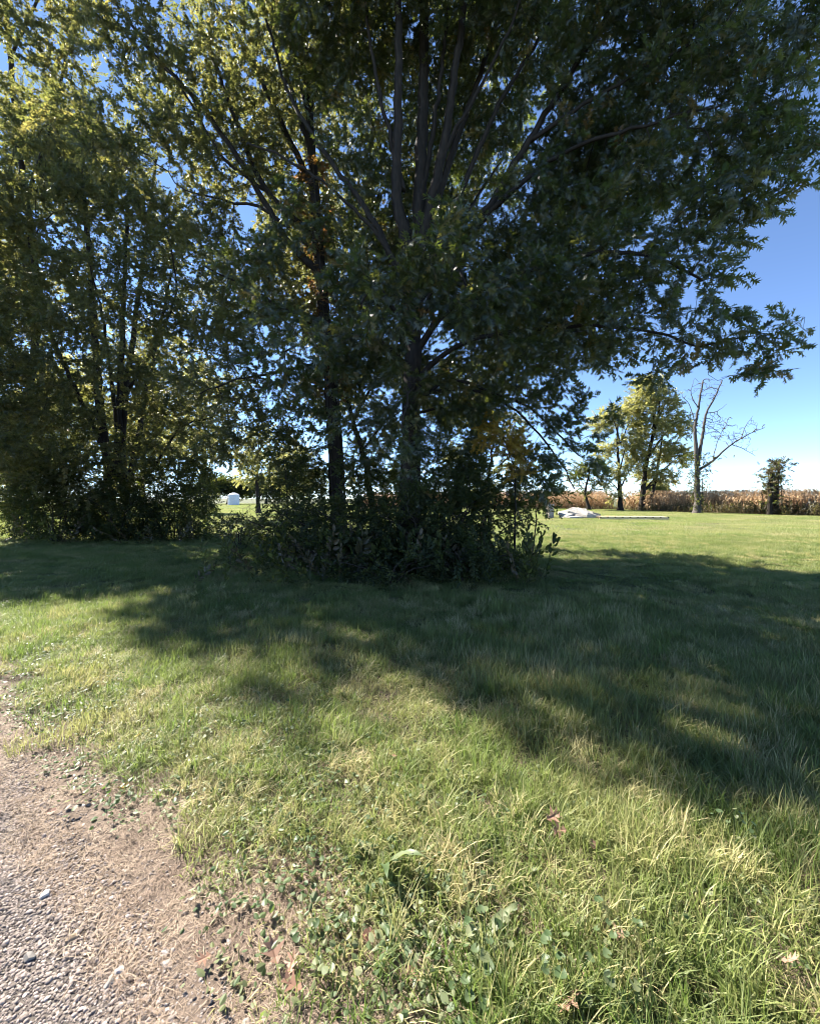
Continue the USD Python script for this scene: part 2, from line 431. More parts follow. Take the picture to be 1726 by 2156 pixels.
def grow(limbs, attract, rng, step=.24, kill=.3, iters=90, wander=.25, lift=.0):
    """limbs: [(points, r0, r1, parent limb or None)]. Returns nodes, parents, fixed radii (0 if grown), limb index (-1 if grown)."""
    N, PA, RF, LI = [], [], [], []
    firsts = []
    for k, (pts, r0, r1, par) in enumerate(limbs):
        P = resample(pts, step)
        P[1:-1] += rng.normal(0, .018, P[1:-1].shape) * min(1, step * 4)
        if par is None:
            prev = -1
        else:
            cand = [q for q in range(len(N)) if LI[q] == par]
            prev = cand[int(np.argmin([np.linalg.norm(N[q] - P[0]) for q in cand]))]
        for m, p in enumerate(P):
            N.append(p); PA.append(prev); prev = len(N) - 1
            RF.append(r0 + (r1 - r0) * (m / max(1, len(P) - 1)) ** .8); LI.append(k)
    N = [np.array(N)]; PA = list(PA)
    nodes = N[0]
    alive = np.asarray(attract)
    # limbs alone feed growth above the lower stretch of the stem
    for it in range(iters):
        if len(alive) == 0:
            break
        tree = cKDTree(nodes)
        d, idx = tree.query(alive)
        keep = d > kill
        alive, d, idx = alive[keep], d[keep], idx[keep]
        if len(alive) == 0:
            break
        vec = (alive - nodes[idx]) / d[:, None]
        acc = np.zeros_like(nodes); cnt = np.zeros(len(nodes))
        w = 1.0 / (0.4 + d)
        np.add.at(acc, idx, vec * w[:, None]); np.add.at(cnt, idx, 1)
        who = np.nonzero(cnt)[0]
        dirs = acc[who] / (np.linalg.norm(acc[who], axis=1, keepdims=True) + 1e-9)
        dirs += rng.normal(0, wander, dirs.shape); dirs[:, 2] += lift
        dirs /= np.linalg.norm(dirs, axis=1, keepdims=True)
        new = nodes[who] + dirs * step
        dd, _ = tree.query(new)
        ok = dd > step * .35
        new, who = new[ok], who[ok]
        if len(new) == 0:
            continue
        nodes = np.vstack([nodes, new]); PA.extend(who.tolist()); RF.extend([0.0] * len(new)); LI.extend([-1] * len(new))
    return nodes, np.array(PA), np.array(RF), np.array(LI)


def radii(nodes, PA, RF, tip, power, most=1e9):
    n = len(nodes)
    acc = np.zeros(n)
    R = np.zeros(n)
    kids = np.bincount(PA[PA >= 0], minlength=n)
    for k in range(n - 1, -1, -1):
        r = tip if acc[k] == 0 else acc[k] ** (1 / power)
        if RF[k] > 0:
            r = RF[k]
        else:
            r = min(r, most)
        R[k] = r
        if PA[k] >= 0:
            acc[PA[k]] += r ** power
    return R, kids


def chains(nodes, PA, R, LI):
    """Polylines of node indices; each limb is one chain, grown wood splits at its forks."""
    n = len(nodes)
    children = [[] for _ in range(n)]
    for k in range(n):
        if PA[k] >= 0:
            children[PA[k]].append(k)
    out = {}
    grown = []
    main = np.full(n, -1)
    for k in range(n):
        if LI[k] >= 0:
            out.setdefault(LI[k], []).append(k)
        c = [q for q in children[k] if LI[q] < 0]
        if c and LI[k] < 0:
            main[k] = max(c, key=lambda q: R[q])
    for k in range(n):
        if LI[k] < 0 and (LI[PA[k]] >= 0 or main[PA[k]] != k):
            ch = [PA[k], k]
            while main[ch[-1]] >= 0:
                ch.append(main[ch[-1]])
            grown.append(ch)
    return out, grown


def tree(name, limbs, blobs, label, cat, leafmat_name, protos_leaf, density, rng, step=.24, kill=.3, limb_names=None, tip=.0045, power=2.2,
         spray_size=(.8, 1.2), thin=.02, fill=.55, bark='bark', crown_name='crown', roll=.45, group=None, extra=None, lift=.0, most=.06, sink=.25, wander=.25, droop=0.0, mult=2, single=None):
    base = np.array(limbs[0][0][0], float)
    pts = blob_points(blobs, density, rng)
    nodes, PA, RF, LI = grow(limbs, pts, rng, step, kill, lift=lift, wander=wander)
    R, kids = radii(nodes, PA, RF, tip, power, most)
    lc, grown = chains(nodes, PA, R, LI)
    root = thing(name, base, label, cat, group)
    for k, ch in lc.items():
        P = nodes[ch].copy(); rr = R[ch].copy()
        if PA[ch[0]] >= 0:
            P = np.vstack([nodes[PA[ch[0]]], P]); rr = np.concatenate([[rr[0]], rr])
        if k == 0:       # root flare, and the foot sunk into the ground
            hgt = P[:, 2] - P[0, 2]
            rr = rr * (1 + .55 * np.exp(-hgt / .35))
            P = np.vstack([P[0] - [0, 0, sink], P]); rr = np.concatenate([[rr[0] * 1.1], rr])
        sides = 14 if rr.max() > .12 else 8
        v, f = tube(P - base, rr, sides)
        # uneven bark outline
        ctr = np.repeat(P - base, sides, 0)
        v = ctr + (v - ctr) * (1 + .22 * (meshkit.noise(v * [7, 7, 2.2] + 3) - .5))[:, None]
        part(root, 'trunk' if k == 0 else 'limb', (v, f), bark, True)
    ms = []
    for ch in grown:
        rr = R[ch].copy(); rr[0] = min(rr[0], rr[1] * 1.25)
        rr[-1] *= .6
        ms.append(tube(nodes[ch] - base, rr, 6 if rr.max() > .03 else (4 if rr.max() > .012 else 3)))
    if ms:
        part(root, 'branches', cat_meshes(ms), 'twig' if bark == 'bark' else bark, True, kind='stuff')
    if protos_leaf:
        ends = np.nonzero((LI < 0) & (R < thin) & ((kids == 0) | (rng.random(len(nodes)) < fill)))[0]
        ends = np.repeat(ends, mult)
        d = nodes[ends] - nodes[PA[ends]]
        d /= np.linalg.norm(d, axis=1, keepdims=True) + 1e-9
        d[:, 2] = d[:, 2] * .7 - droop
        d += rng.normal(0, .3 + .2 * min(mult, 3), d.shape)
        M = np.array([frame(v, roll=rng.normal(0, roll)) for v in d])
        sc = rng.uniform(*spray_size, len(ends))
        at0 = nodes[ends] - d * rng.uniform(0, .12, (len(ends), 1)) * step / .22
        which = rng.integers(0, len(protos_leaf), len(ends))
        rest = np.ones(len(ends), bool)
        if single:                 # the twigs nearest to the camera: every leaf a part of its own
            pieces, count = single
            seen = (np.abs(at0[:, 0]) < at0[:, 1] * .97) & (at0[:, 2] - EYE < at0[:, 1] * 1.1)
            near = np.where(seen, np.linalg.norm(at0 - [0, 0, EYE], axis=1), 1e9)
            for e in np.argsort(near)[:count]:
                rest[e] = False
                for q, (v, f) in enumerate(pieces[which[e]]):
                    part(root, 'leaf' if q else 'twig', (v * sc[e] @ M[e].T + at0[e] - base, f), leafmat_name if q else 'twig')
        instancer(root, crown_name, [(m, leafmat_name) for m in protos_leaf], which[rest], (at0 - base)[rest], M[rest], sc[rest])
    return root, nodes, PA, R, LI, base


rng = np.random.default_rng(7)
oak_leaf = lambda r: lobed(OAK, r, r.uniform(.1, .5), .3)
maple_leaf = lambda r: lobed(MAPLE, r, r.uniform(.1, .5), .3)
oak_sprays = [spray(rng, oak_leaf, 13, .46, (.11, .17), tilt=1.0, droop=.45, spread=.8) for _ in range(5)]
oak_pieces = list(PIECES)
small_sprays = [spray(rng, maple_leaf, 26, .46, (.05, .095), tilt=.9, spread=.9) for _ in range(5)]
shrub_sprays = [spray(rng, lambda r: ovate(r), 16, .36, (.05, .09), twig=.003, tilt=.8, spread=.8) for _ in range(4)]
far_sprays = [spray(rng, diamond, 34, .9, (.10, .19), tilt=.7, twig=.008) for _ in range(4)]

# --- the pin oak in the middle
O = np.array([.03, 9.3, 0.05])
fork = at(868, 470, 9.3)
oak_limbs = [
    ([O, at(862, 1100, 9.3), at(866, 900, 9.3), at(872, 700, 9.3), at(880, 540, 9.3), at(884, 420, 9.4), at(890, 200, 9.5), at(895, 0, 9.5), at(897, -250, 9.5)], .27, .07, None),
    ([at(872, 560, 9.3), at(838, 430, 9.0), at(838, 200, 8.8), at(838, 0, 8.7), at(832, -260, 8.8)], .135, .05, 0),
    ([at(884, 520, 9.3), at(930, 330, 9.0), at(960, 130, 8.8), at(985, -60, 8.7), at(1010, -260, 8.6)], .13, .04, 0),
    ([at(880, 540, 9.3), at(960, 300, 9.5), at(1035, 80, 9.7), at(1080, -120, 9.8)], .11, .03, 0),
    ([at(878, 600, 9.3), at(985, 500, 8.9), at(1110, 300, 8.5), at(1260, 60, 8.2), at(1330, -120, 8.0)], .11, .03, 0),
    ([at(876, 640, 9.3), at(1000, 480, 8.8), at(1170, 330, 8.0), at(1330, 270, 7.4), at(1480, 230, 7.0)], .09, .02, 0),
    ([at(874, 740, 9.3), at(960, 640, 8.6), at(1130, 560, 7.8), at(1330, 530, 7.0), at(1480, 590, 6.7)], .085, .02, 0),
    ([at(872, 800, 9.3), at(980, 720, 8.7), at(1160, 690, 7.8), at(1340, 690, 7.0), at(1470, 730, 6.7)], .07, .018, 0),
    ([at(870, 840, 9.3), at(960, 820, 8.9), at(1100, 850, 8.5), at(1220, 960, 8.2)], .05, .014, 0),
    ([at(876, 660, 9.3), at(790, 470, 9.6), at(690, 330, 9.9), at(610, 200, 10.2), at(560, 40, 10.4)], .09, .03, 0),
    ([at(872, 720, 9.3), at(820, 640, 8.2), at(790, 600, 7.2), at(760, 640, 6.4)], .07, .018, 0),
    ([at(872, 700, 9.3), at(920, 600, 8.0), at(960, 560, 7.0), at(980, 600, 6.2)], .07, .018, 0),
    ([at(872, 780, 9.3), at(800, 720, 8.4), at(690, 700, 7.4), at(600, 740, 7.0)], .06, .016, 0),
    ([at(872, 820, 9.2), at(880, 800, 8.0), at(860, 830, 7.2), at(845, 900, 6.8)], .04, .012, 0),
    ([at(884, 430, 9.4), at(915, 250, 9.2), at(935, 100, 9.1), at(955, -80, 9)], .07, .025, 0),
    ([at(850, 400, 9.0), at(800, 200, 9.0), at(775, 60, 9.0), at(765, -100, 9)], .06, .02, 1),
    ([at(878, 580, 9.3), at(960, 430, 9.1), at(1060, 200, 8.9), at(1190, 0, 8.8), at(1240, -100, 8.8)], .08, .025, 0),
    ([at(930, 330, 9.0), at(1000, 200, 8.6), at(1080, 40, 8.2), at(1110, -60, 8)], .05, .02, 2),
    ([at(880, 620, 9.3), at(800, 500, 9.0), at(700, 400, 8.9), at(600, 330, 8.8), at(520, 300, 8.8)], .06, .018, 0),
    ([at(1110, 300, 8.5), at(1230, 220, 7.9), at(1380, 130, 7.4), at(1520, 60, 7.0)], .05, .015, 4),
    ([at(872, 850, 9.3), at(950, 800, 9.0), at(1050, 840, 8.8), at(1150, 930, 8.6), at(1210, 1030, 8.5)], .045, .012, 0),
    ([at(870, 870, 9.3), at(960, 860, 9.2), at(1060, 920, 9.2), at(1120, 1000, 9.2)], .035, .01, 0),
    ([at(880, 560, 9.4), at(840, 420, 11.0), at(760, 200, 12.2)], .09, .03, 0),
    ([at(880, 600, 9.4), at(960, 480, 11.0), at(1060, 330, 12.2)], .09, .03, 0),
]
B = lambda px, py, Y, rx, ry, rz, w=1.0: (at(px, py, Y), (rx, ry, rz), w)
oak_blobs = [
    # tiers on the right, from the top down
    B(1600, 120, 6.6, .9, 1.0, .75), B(1450, 60, 7.4, 1.1, 1.2, .8), B(1640, 210, 6.3, .4, .7, .4), B(1690, 330, 6.2, .4, .5, .25), B(1560, 290, 6.8, .8, .9, .5),
    B(1400, 210, 7.6, 1.0, 1.2, .7, .8), B(1250, 110, 8.2, 1.0, 1.2, .8, .55), B(1690, 20, 6.4, .5, .7, .4, .7), B(1650, 390, 6.4, .3, .4, .15),
    B(1490, 420, 6.6, .7, .8, .4, 1.5), B(1560, 480, 6.5, .3, .45, .22, 1.5), B(1550, 400, 6.4, .5, .6, .25, 1.3), B(1620, 330, 6.4, .6, .7, .35, 1.3), B(1420, 480, 6.8, .6, .7, .3, 1.2), B(1350, 390, 7.6, .9, 1.0, .4, .8), B(1230, 320, 8.2, .9, 1.0, .6, .5), B(1120, 420, 8.2, .9, 1.0, .6, .45), B(1200, 480, 7.8, .8, 1, .4),
    B(1390, 580, 6.9, .75, .9, .5), B(1470, 640, 6.6, .55, .7, .35, 1.3), B(1580, 650, 6.5, .3, .4, .16, 1.2), B(1290, 540, 7.2, .8, .9, .5), B(1630, 690, 6.5, .35, .4, .14), B(1695, 680, 6.4, .16, .25, .09),
    B(1550, 720, 6.6, .55, .6, .3, 1.5), B(1440, 720, 6.8, .65, .7, .38, 1.4), B(1500, 785, 6.6, .4, .4, .18, 1.8), B(1600, 780, 6.5, .2, .25, .12, 3), B(1390, 780, 6.8, .4, .5, .16, 1.5), B(1330, 680, 7.0, .7, .8, .4), B(1210, 630, 7.2, .7, .8, .5),
    B(1290, 765, 7.2, .25, .35, .12), B(1200, 770, 7.4, .4, .5, .3), B(1120, 760, 7.6, .5, .6, .4), B(1240, 840, 7.6, .18, .3, .2), B(1290, 865, 7.6, .1, .15, .07), B(1170, 880, 8.0, .4, .6, .4),
    B(1230, 950, 8.2, .3, .5, .4, 1.5), B(1240, 985, 8.2, .25, .45, .25, 1.4), B(1150, 1010, 8.5, .3, .5, .3, 1.2), B(1130, 960, 8.4, .4, .6, .4),
    # hanging front
    B(1010, 640, 6.5, .8, .7, .5), B(900, 560, 6.4, .7, .7, .5), B(800, 690, 6.6, .65, .7, .35), B(700, 740, 6.9, .55, .7, .33), B(600, 760, 7.2, .5, .7, .35), B(870, 900, 6.9, .15, .22, .3), B(835, 1000, 6.9, .22, .25, .22),
    B(950, 780, 7.6, .6, .7, .35), B(1050, 730, 7.0, .6, .7, .4), B(740, 600, 7.4, .6, .7, .4), B(1110, 600, 6.8, .7, .7, .45), B(560, 660, 8.0, .5, .7, .4), B(960, 480, 7.2, .7, .7, .4), B(850, 780, 7.2, .4, .5, .25),
    B(520, 560, 8.5, .5, .6, .35), B(640, 860, 8.2, .4, .5, .3), B(1000, 860, 8.4, .5, .6, .3), B(1080, 1000, 9.0, .4, .6, .3),
    B(820, 880, 8.4, .45, .6, .3), B(930, 900, 9.0, .4, .6, .3), B(1010, 930, 9.2, .5, .6, .35), B(1120, 850, 8.2, .4, .5, .25), B(1180, 1000, 8.6, .35, .5, .3), B(740, 880, 9.4, .5, .6, .35, .8), B(900, 840, 8.0, .4, .5, .2),
    B(690, 900, 10.2, .4, .5, .3, .6), B(780, 970, 10.0, .4, .5, .3, .7), B(1100, 1040, 9.2, .5, .6, .3, .8), B(960, 1000, 9.6, .4, .5, .3, .7),
    B(880, 960, 8.2, .22, .3, .3, 1.5), B(850, 880, 8.0, .3, .3, .25, 1.3), B(885, 1040, 8.3, .2, .25, .2, 1.4), B(840, 940, 7.6, .2, .25, .22, 1.4),
    # crown above the fork, open so that the limbs show
    B(760, 330, 9.8, .9, 1.0, .8, .3), B(930, 250, 10.4, 1.0, 1.0, 1.0, .3), B(1040, 260, 9.6, .8, 1.0, .8, .3), B(980, 90, 9.4, .9, 1.2, .9, .3), B(840, 90, 10.0, .9, 1.2, 1.0, .2), B(720, 120, 10.0, .9, 1.0, .8, .3),
    B(1120, 90, 8.8, .9, 1.0, .8, .25), B(620, 60, 10.4, .9, 1, .8, .2), B(1170, 230, 8.4, .7, .9, .3),
    # top, above the picture
    ((.2, 9.2, 14.2), (3.4, 3.2, 1.8), .2), ((2.2, 8.8, 12.6), (2.6, 2.8, 1.3), .25), ((-1.6, 9.2, 13.2), (2.2, 2.6, 1.4), .2), ((4.5, 7.6, 10.8), (1.8, 1.8, 1.2), .4),
    ((.3, 9.3, 16.2), (2.2, 2.2, 1.6), .2),
    # far side
    ((-.2, 12.2, 9.0), (2.4, 1.6, 2.6), .28), ((2.4, 11.8, 7.6), (2.2, 1.6, 2.0), .35), ((1.0, 12.2, 11.6), (2.6, 1.6, 2.0), .22), ((3.9, 10.4, 6.0), (1.6, 1.4, 1.3), .7), ((4.4, 9.4, 9.0), (1.7, 1.7, 1.3), .7),
    ((1.6, 12.2, 5.0), (1.6, 1.2, .9), .6), ((-1.2, 11.6, 5.6), (1.4, 1.2, 1.0), .5),
]
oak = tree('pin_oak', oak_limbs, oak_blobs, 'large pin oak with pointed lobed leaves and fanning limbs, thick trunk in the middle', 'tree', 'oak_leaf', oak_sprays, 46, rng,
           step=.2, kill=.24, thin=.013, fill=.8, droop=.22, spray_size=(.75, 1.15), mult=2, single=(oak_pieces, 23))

# --- the second tree behind it to the left, wrapped in creeper
T2 = at(716, 1192, 12.2); T2[2] = .02
t2_limbs = [
    ([T2, at(712, 1100, 12.2), at(702, 900, 12.1), at(685, 700, 12.0), at(668, 520, 12.0), at(655, 300, 12.0), at(640, 80, 12), at(632, -150, 12)], .24, .07, None),
    ([at(680, 580, 12), at(600, 500, 11.6), at(520, 360, 11.2), at(420, 220, 10.9), at(320, 110, 10.6), at(240, 0, 10.4)], .11, .03, 0),
    ([at(668, 500, 12), at(560, 400, 11.6), at(500, 260, 11.3), at(440, 100, 11.1), at(390, -40, 11)], .10, .03, 0),
    ([at(660, 400, 12), at(590, 250, 11.8), at(520, 110, 11.6), at(440, 0, 11.4), at(380, -80, 11.3)], .10, .04, 0),
    ([at(655, 320, 12), at(600, 150, 12.4), at(560, 0, 12.6)], .09, .04, 0),
    ([at(690, 760, 12), at(600, 780, 11.4), at(500, 800, 10.8), at(420, 830, 10.4)], .06, .016, 0),
    ([at(688, 700, 12), at(600, 650, 11.2), at(510, 600, 10.4), at(430, 560, 9.8)], .07, .016, 0),
    ([at(670, 540, 12), at(570, 450, 11.4), at(470, 420, 11), at(390, 400, 10.6)], .07, .02, 0),
    ([at(560, 400, 11.6), at(470, 330, 11), at(380, 180, 10.6), at(300, 90, 10.4)], .05, .02, 2),
    ([at(650, 250, 12), at(610, 80, 11.6), at(590, -60, 11.4)], .06, .025, 0),
    ([at(650, 240, 12), at(700, 60, 11.8), at(740, -120, 11.6)], .07, .03, 0),
]
t2_blobs = [
    B(440, 450, 10.8, .7, .7, .6, .9), B(470, 520, 10.8, .7, .7, .5, .9), B(400, 500, 11.2, .7, .8, .5, .7), B(480, 760, 11.2, .6, .7, .4), B(450, 690, 11.4, .7, .8, .5, .8),
    B(150, 240, 9.4, .9, .9, .7, .7), B(230, 330, 8.8, .8, .8, .6, .7), B(330, 250, 9.4, .8, .8, .6, .5), B(480, 850, 11.0, .6, .7, .5), B(470, 930, 12.0, .6, .8, .5, .9), B(550, 860, 11.4, .7, .8, .5), B(590, 980, 12.0, .6, .7, .4, .9),
    B(620, 880, 11.6, .6, .7, .5), B(700, 780, 12.4, .7, .7, .5, .9), B(510, 960, 13.0, .6, .7, .35, .8), B(560, 930, 12.2, .6, .7, .5), B(640, 950, 11.4, .5, .6, .4, .9),
    B(560, 330, 11.4, .9, .9, .8, .6), B(430, 160, 10.8, .9, 1.0, .8, .6), B(330, 60, 10.4, 1.0, 1.2, .7, .8), B(240, 60, 10.2, .9, 1.0, .7), B(520, 60, 11.6, .9, 1.0, .8, .5), B(460, 380, 11.2, .8, .9, .6, .8),
    B(380, 300, 10.8, .8, .8, .6, .8), B(620, 460, 11.6, .7, .8, .6, .7), B(560, 560, 10.8, .9, .9, .6), B(460, 600, 10.2, .8, .9, .5), B(620, 640, 11.4, .7, .8, .5), B(500, 720, 10.8, .8, .9, .5), B(400, 800, 10.6, .6, .8, .4),
    B(560, 800, 11.2, .6, .8, .4), B(650, 850, 12.4, .6, .8, .4, .7), B(740, 820, 12.8, .6, .8, .5, .6), B(770, 640, 12.6, .7, .8, .6, .6), B(640, 980, 12.8, .4, .6, .5, .4), B(560, 960, 12.2, .4, .6, .4, .4),
    B(520, 900, 11.6, .6, .8, .45, .7), B(600, 920, 12.0, .6, .8, .5, .8), B(570, 1010, 12.6, .45, .6, .4, .5), B(650, 1020, 13.2, .5, .6, .4, .6), B(760, 940, 13.2, .6, .7, .5, .7), B(820, 1000, 13.4, .6, .7, .4, .7), B(740, 720, 12.6, .6, .7, .5, .7),
    ((-3.4, 12.2, 14.5), (3.2, 2.8, 1.8), .25), ((-5.2, 11.6, 12.2), (2.2, 2.4, 1.4), .25), ((-3.0, 14.6, 11.0), (2.6, 1.5, 2.4), .25), ((-4.6, 13.8, 8.0), (2.2, 1.6, 1.6), .35), ((-3, 14.4, 5.4), (1.8, 1.4, .9), .4),
]
tree('tall_tree', t2_limbs, t2_blobs, 'tall creeper-clad tree just behind the oak, its straight trunk left of the oak trunk', 'tree', 'small_leaf', small_sprays, 34, rng,
     step=.25, kill=.28, thin=.014, fill=.8, droop=.1, mult=3)

# --- slender leaning tree between the two
T3 = at(800, 1170, 12.6); T3[2] = .03
tree('slender_tree', [([T3, at(785, 1080, 12.5), at(765, 960, 12.4), at(735, 860, 12.3), at(715, 740, 12.3), at(720, 600, 12.4)], .12, .03, None),
                      ([at(745, 880, 12.35), at(800, 780, 12.8), at(840, 680, 13)], .05, .015, 0),
                      ([at(760, 950, 12.4), at(820, 880, 12.9), at(900, 840, 13.2)], .04, .012, 0)],
     [B(780, 760, 12.8, .8, .9, .7, 1), B(860, 780, 13.2, .7, .9, .6, 1), B(770, 850, 12.6, .7, .8, .5), B(810, 920, 12.8, .7, .8, .5), B(740, 1000, 12.6, .6, .7, .4), B(840, 1000, 12.8, .6, .7, .4), B(730, 680, 12.4, .7, .8, .6, .7), B(800, 600, 12.8, .6, .7, .6, .6), B(900, 870, 13.2, .5, .6, .3, .7), B(720, 900, 12.6, .4, .5, .3, .5)],
     'slender dark tree leaning left between the oak and the creeper-clad tree', 'tree', 'small_leaf', small_sprays, 44, rng, step=.22, kill=.26, thin=.014, fill=.8, mult=3)

# --- young tree behind the oak on its right, lit green
T4 = np.array([2.4, 13.6, 0.02])
tree('young_tree', [([T4, at(1030, 1000, 13.6), at(1040, 900, 13.5), at(1030, 800, 13.4)], .07, .02, None), ([at(1030, 1000, 13.6), at(1090, 940, 13.2), at(1130, 900, 13)], .03, .01, 0)],
     [B(1000, 880, 13.4, .8, .8, .6), B(1060, 900, 13.4, .8, .8, .6), B(960, 960, 13.6, .6, .7, .5, .8), B(1080, 990, 13.2, .7, .8, .5), B(1020, 800, 13.4, .6, .7, .4), B(1010, 1030, 13.4, .8, .8, .4)],
     'young green tree standing behind the oak, right of the oak trunk', 'tree', 'small_leaf', small_sprays, 44, rng, step=.22, kill=.26, thin=.014, fill=.8, mult=3)
Ty = np.array([2.25, 8.9, .03])
tree('yellow_sapling', [([Ty, at(1085, 1060, 8.8), at(1080, 980, 8.5), at(1050, 900, 8.3)], .025, .008, None)],
     [B(1075, 935, 8.3, .38, .3, .26, 1.3), B(1100, 985, 8.3, .26, .25, .16, 1.3), B(1030, 890, 8.4, .24, .25, .16, 1.2), B(1010, 930, 8.4, .2, .2, .14, .8)],
     'small sapling with yellow autumn leaves right of the oak trunk', 'tree', 'oak_yellow', small_sprays, 260, rng, step=.14, kill=.13, thin=.014, fill=.9, mult=3, spray_size=(.6, .9))

# --- the clump of stems at the left
T5 = np.array([-12.2, 16.5, .02])
t5_limbs = [
    ([T5, at(228, 1080, 16.5), at(226, 960, 16.4), at(212, 880, 16.3), at(200, 700, 16.2), at(180, 450, 16), at(160, 250, 15.8)], .21, .06, None),
    ([at(229, 1060, 16.5), at(246, 960, 16.6), at(252, 850, 16.7), at(260, 650, 16.8), at(270, 400, 16.8)], .17, .05, 0),
    ([T5 + [.6, .2, 0], at(262, 1060, 16.7), at(258, 930, 16.8), at(270, 780, 16.9), at(300, 560, 17), at(330, 330, 17)], .17, .05, None),
    ([at(264, 1050, 16.7), at(280, 980, 16.7), at(297, 890, 16.7), at(320, 760, 16.6), at(360, 580, 16.4)], .15, .04, 2),
    ([at(268, 1040, 16.7), at(312, 1000, 16.4), at(352, 940, 16.2), at(380, 900, 16), at(440, 880, 15.6)], .09, .02, 2),
    ([at(226, 960, 16.4), at(150, 800, 15.2), at(90, 650, 14.2), at(60, 500, 13.6)], .10, .03, 0),
    ([at(246, 900, 16.6), at(230, 760, 14.8), at(210, 640, 13.2), at(190, 560, 12)], .09, .02, 1),
    ([at(270, 820, 16.8), at(330, 720, 15), at(370, 620, 13.6), at(360, 520, 12.6)], .09, .02, 2),
]
t5_blobs = [
    B(360, 470, 12.8, 1.0, 1.0, .9), B(250, 560, 12.6, 1.2, 1.0, .9), B(130, 560, 12.8, 1.1, 1.0, .8), B(60, 480, 13, 1.0, 1.0, .8), B(150, 420, 13, 1.1, 1.1, .8), B(260, 400, 13.6, 1.1, 1.1, .8),
    B(60, 650, 13, 1.0, 1.0, .8), B(180, 680, 12.6, 1.2, 1.0, .8), B(320, 660, 12.8, 1.2, 1.0, .8), B(420, 700, 13.4, 1.0, 1.0, .7), B(120, 780, 12.8, 1.2, 1.0, .7), B(260, 780, 12.8, 1.2, 1.0, .7), B(390, 800, 13.6, 1.0, 1.0, .6),
    B(60, 860, 13, 1.0, 1.0, .7), B(170, 880, 13.2, .9, .9, .6), B(310, 860, 14, .9, .9, .5), B(120, 960, 13.4, 1.1, .9, .6), B(40, 970, 13.6, .9, .9, .5), B(400, 900, 15.2, .8, .8, .5, .8), B(440, 960, 15.6, .6, .8, .5, .7),
    B(350, 960, 15.6, .5, .8, .5, .5), B(100, 300, 13, 1.0, 1.2, .9, .8), B(220, 250, 13.6, 1.2, 1.2, .9, .6), B(330, 200, 14.5, 1.2, 1.2, .9, .4),
    B(90, 1000, 13.8, 1.3, .9, .7), B(200, 960, 13.6, 1.0, .9, .6), B(310, 930, 15.4, 1.0, .9, .6, .8), B(20, 920, 13.6, 1.0, .9, .7), B(170, 1040, 14.2, 1.0, .8, .5), B(400, 970, 16, 1.0, 1.0, .7, .8), B(450, 880, 16, .9, .9, .6, .8), B(360, 840, 15.6, 1.1, 1, .6), B(30, 1050, 14.2, .9, .8, .5),
    B(470, 800, 14.6, 1, 1, .7), B(500, 960, 16.2, .8, .8, .5, .8), B(520, 840, 14.2, .8, .8, .5, .8), B(480, 880, 15.4, .8, .8, .5),
    ((-12.0, 16.5, 13.5), (3.4, 3.0, 2.2), .16), ((-9.0, 17.0, 11.0), (2.4, 2.2, 2.0), .18), ((-14.5, 16.5, 10), (2.4, 2.4, 2.2), .22), ((-12, 19, 7), (3.2, 1.6, 2.6), .35), ((-10, 18.6, 4.4), (2.4, 1.4, 1.0), .3), ((-15, 15.5, 5), (1.6, 1.6, 2.2), .5),
]
tree('clump_tree', t5_limbs, t5_blobs, 'many-stemmed bushy tree at the left, dark stems spreading from one foot', 'tree', 'small_leaf', small_sprays, 26, rng,
     step=.28, kill=.32, thin=.015, fill=.85, spray_size=(.85, 1.3), droop=.08, mult=3)

# --- tall tree at the far left, over the edge of the picture
T6 = at(40, 1130, 18.0); T6[2] = .02
tree('tall_tree', [([T6, at(50, 900, 18), at(80, 640, 17.0), at(42, 330, 15.6), at(18, 80, 14.6), at(0, -150, 14.2)], .2, .06, None),
                   ([at(66, 540, 16.6), at(10, 400, 16.2), at(-40, 200, 15.4)], .09, .03, 0), ([at(52, 420, 16), at(110, 260, 15.4), at(150, 60, 14.6)], .08, .03, 0),
                   ([at(20, 120, 14.8), at(90, -20, 14), at(160, -140, 13.6)], .06, .02, 0)],
     [B(40, 60, 13.6, 1.0, 1.1, .8, .9), B(120, 110, 13.8, 1.1, 1.1, .9, .8), B(10, 200, 14, .8, 1, .8, .6), B(160, 20, 13, 1.1, 1.2, .9, .9), B(110, 240, 14.4, .9, 1, .8, .6), B(0, 430, 14.6, .9, 1, .8, .8), B(20, 600, 14.6, .9, 1, .8, .8), B(20, 760, 14.6, 1, 1, .8, .8), B(60, 300, 16.5, 1.2, 1.2, 1, .5),
      B(-80, 500, 15.6, 1.8, 1.8, 1.6, .6), B(-90, 200, 17, 1.2, 1.2, 1.4, .5), ((-12.7, 12.0, 5.5), (1.2, 1.2, 1.6), .9), ((-14.3, 13.3, 8.2), (1.4, 1.3, 1.6), .9), ((-11.8, 11.3, 3.2), (.9, .9, 1.0), .9), ((-13.2, 12.8, 11.0), (1.1, 1.0, 1.3), .7), ((-16.8, 19.2, 17.0), (3.0, 2.6, 2.0), .3), ((-13.8, 17.0, 16.2), (2, 2, 1.4), .3), B(-60, 850, 15.4, 1.4, 1.4, 1.2, .5), ((-18.5, 18, 10), (2.2, 2.4, 4.0), .4)],
     'tall tree at the left edge with yellow-green sunlit upper leaves', 'tree', 'small_leaf', small_sprays, 28, rng, step=.28, kill=.32, thin=.015, fill=.85, spray_size=(.9, 1.3), mult=3)

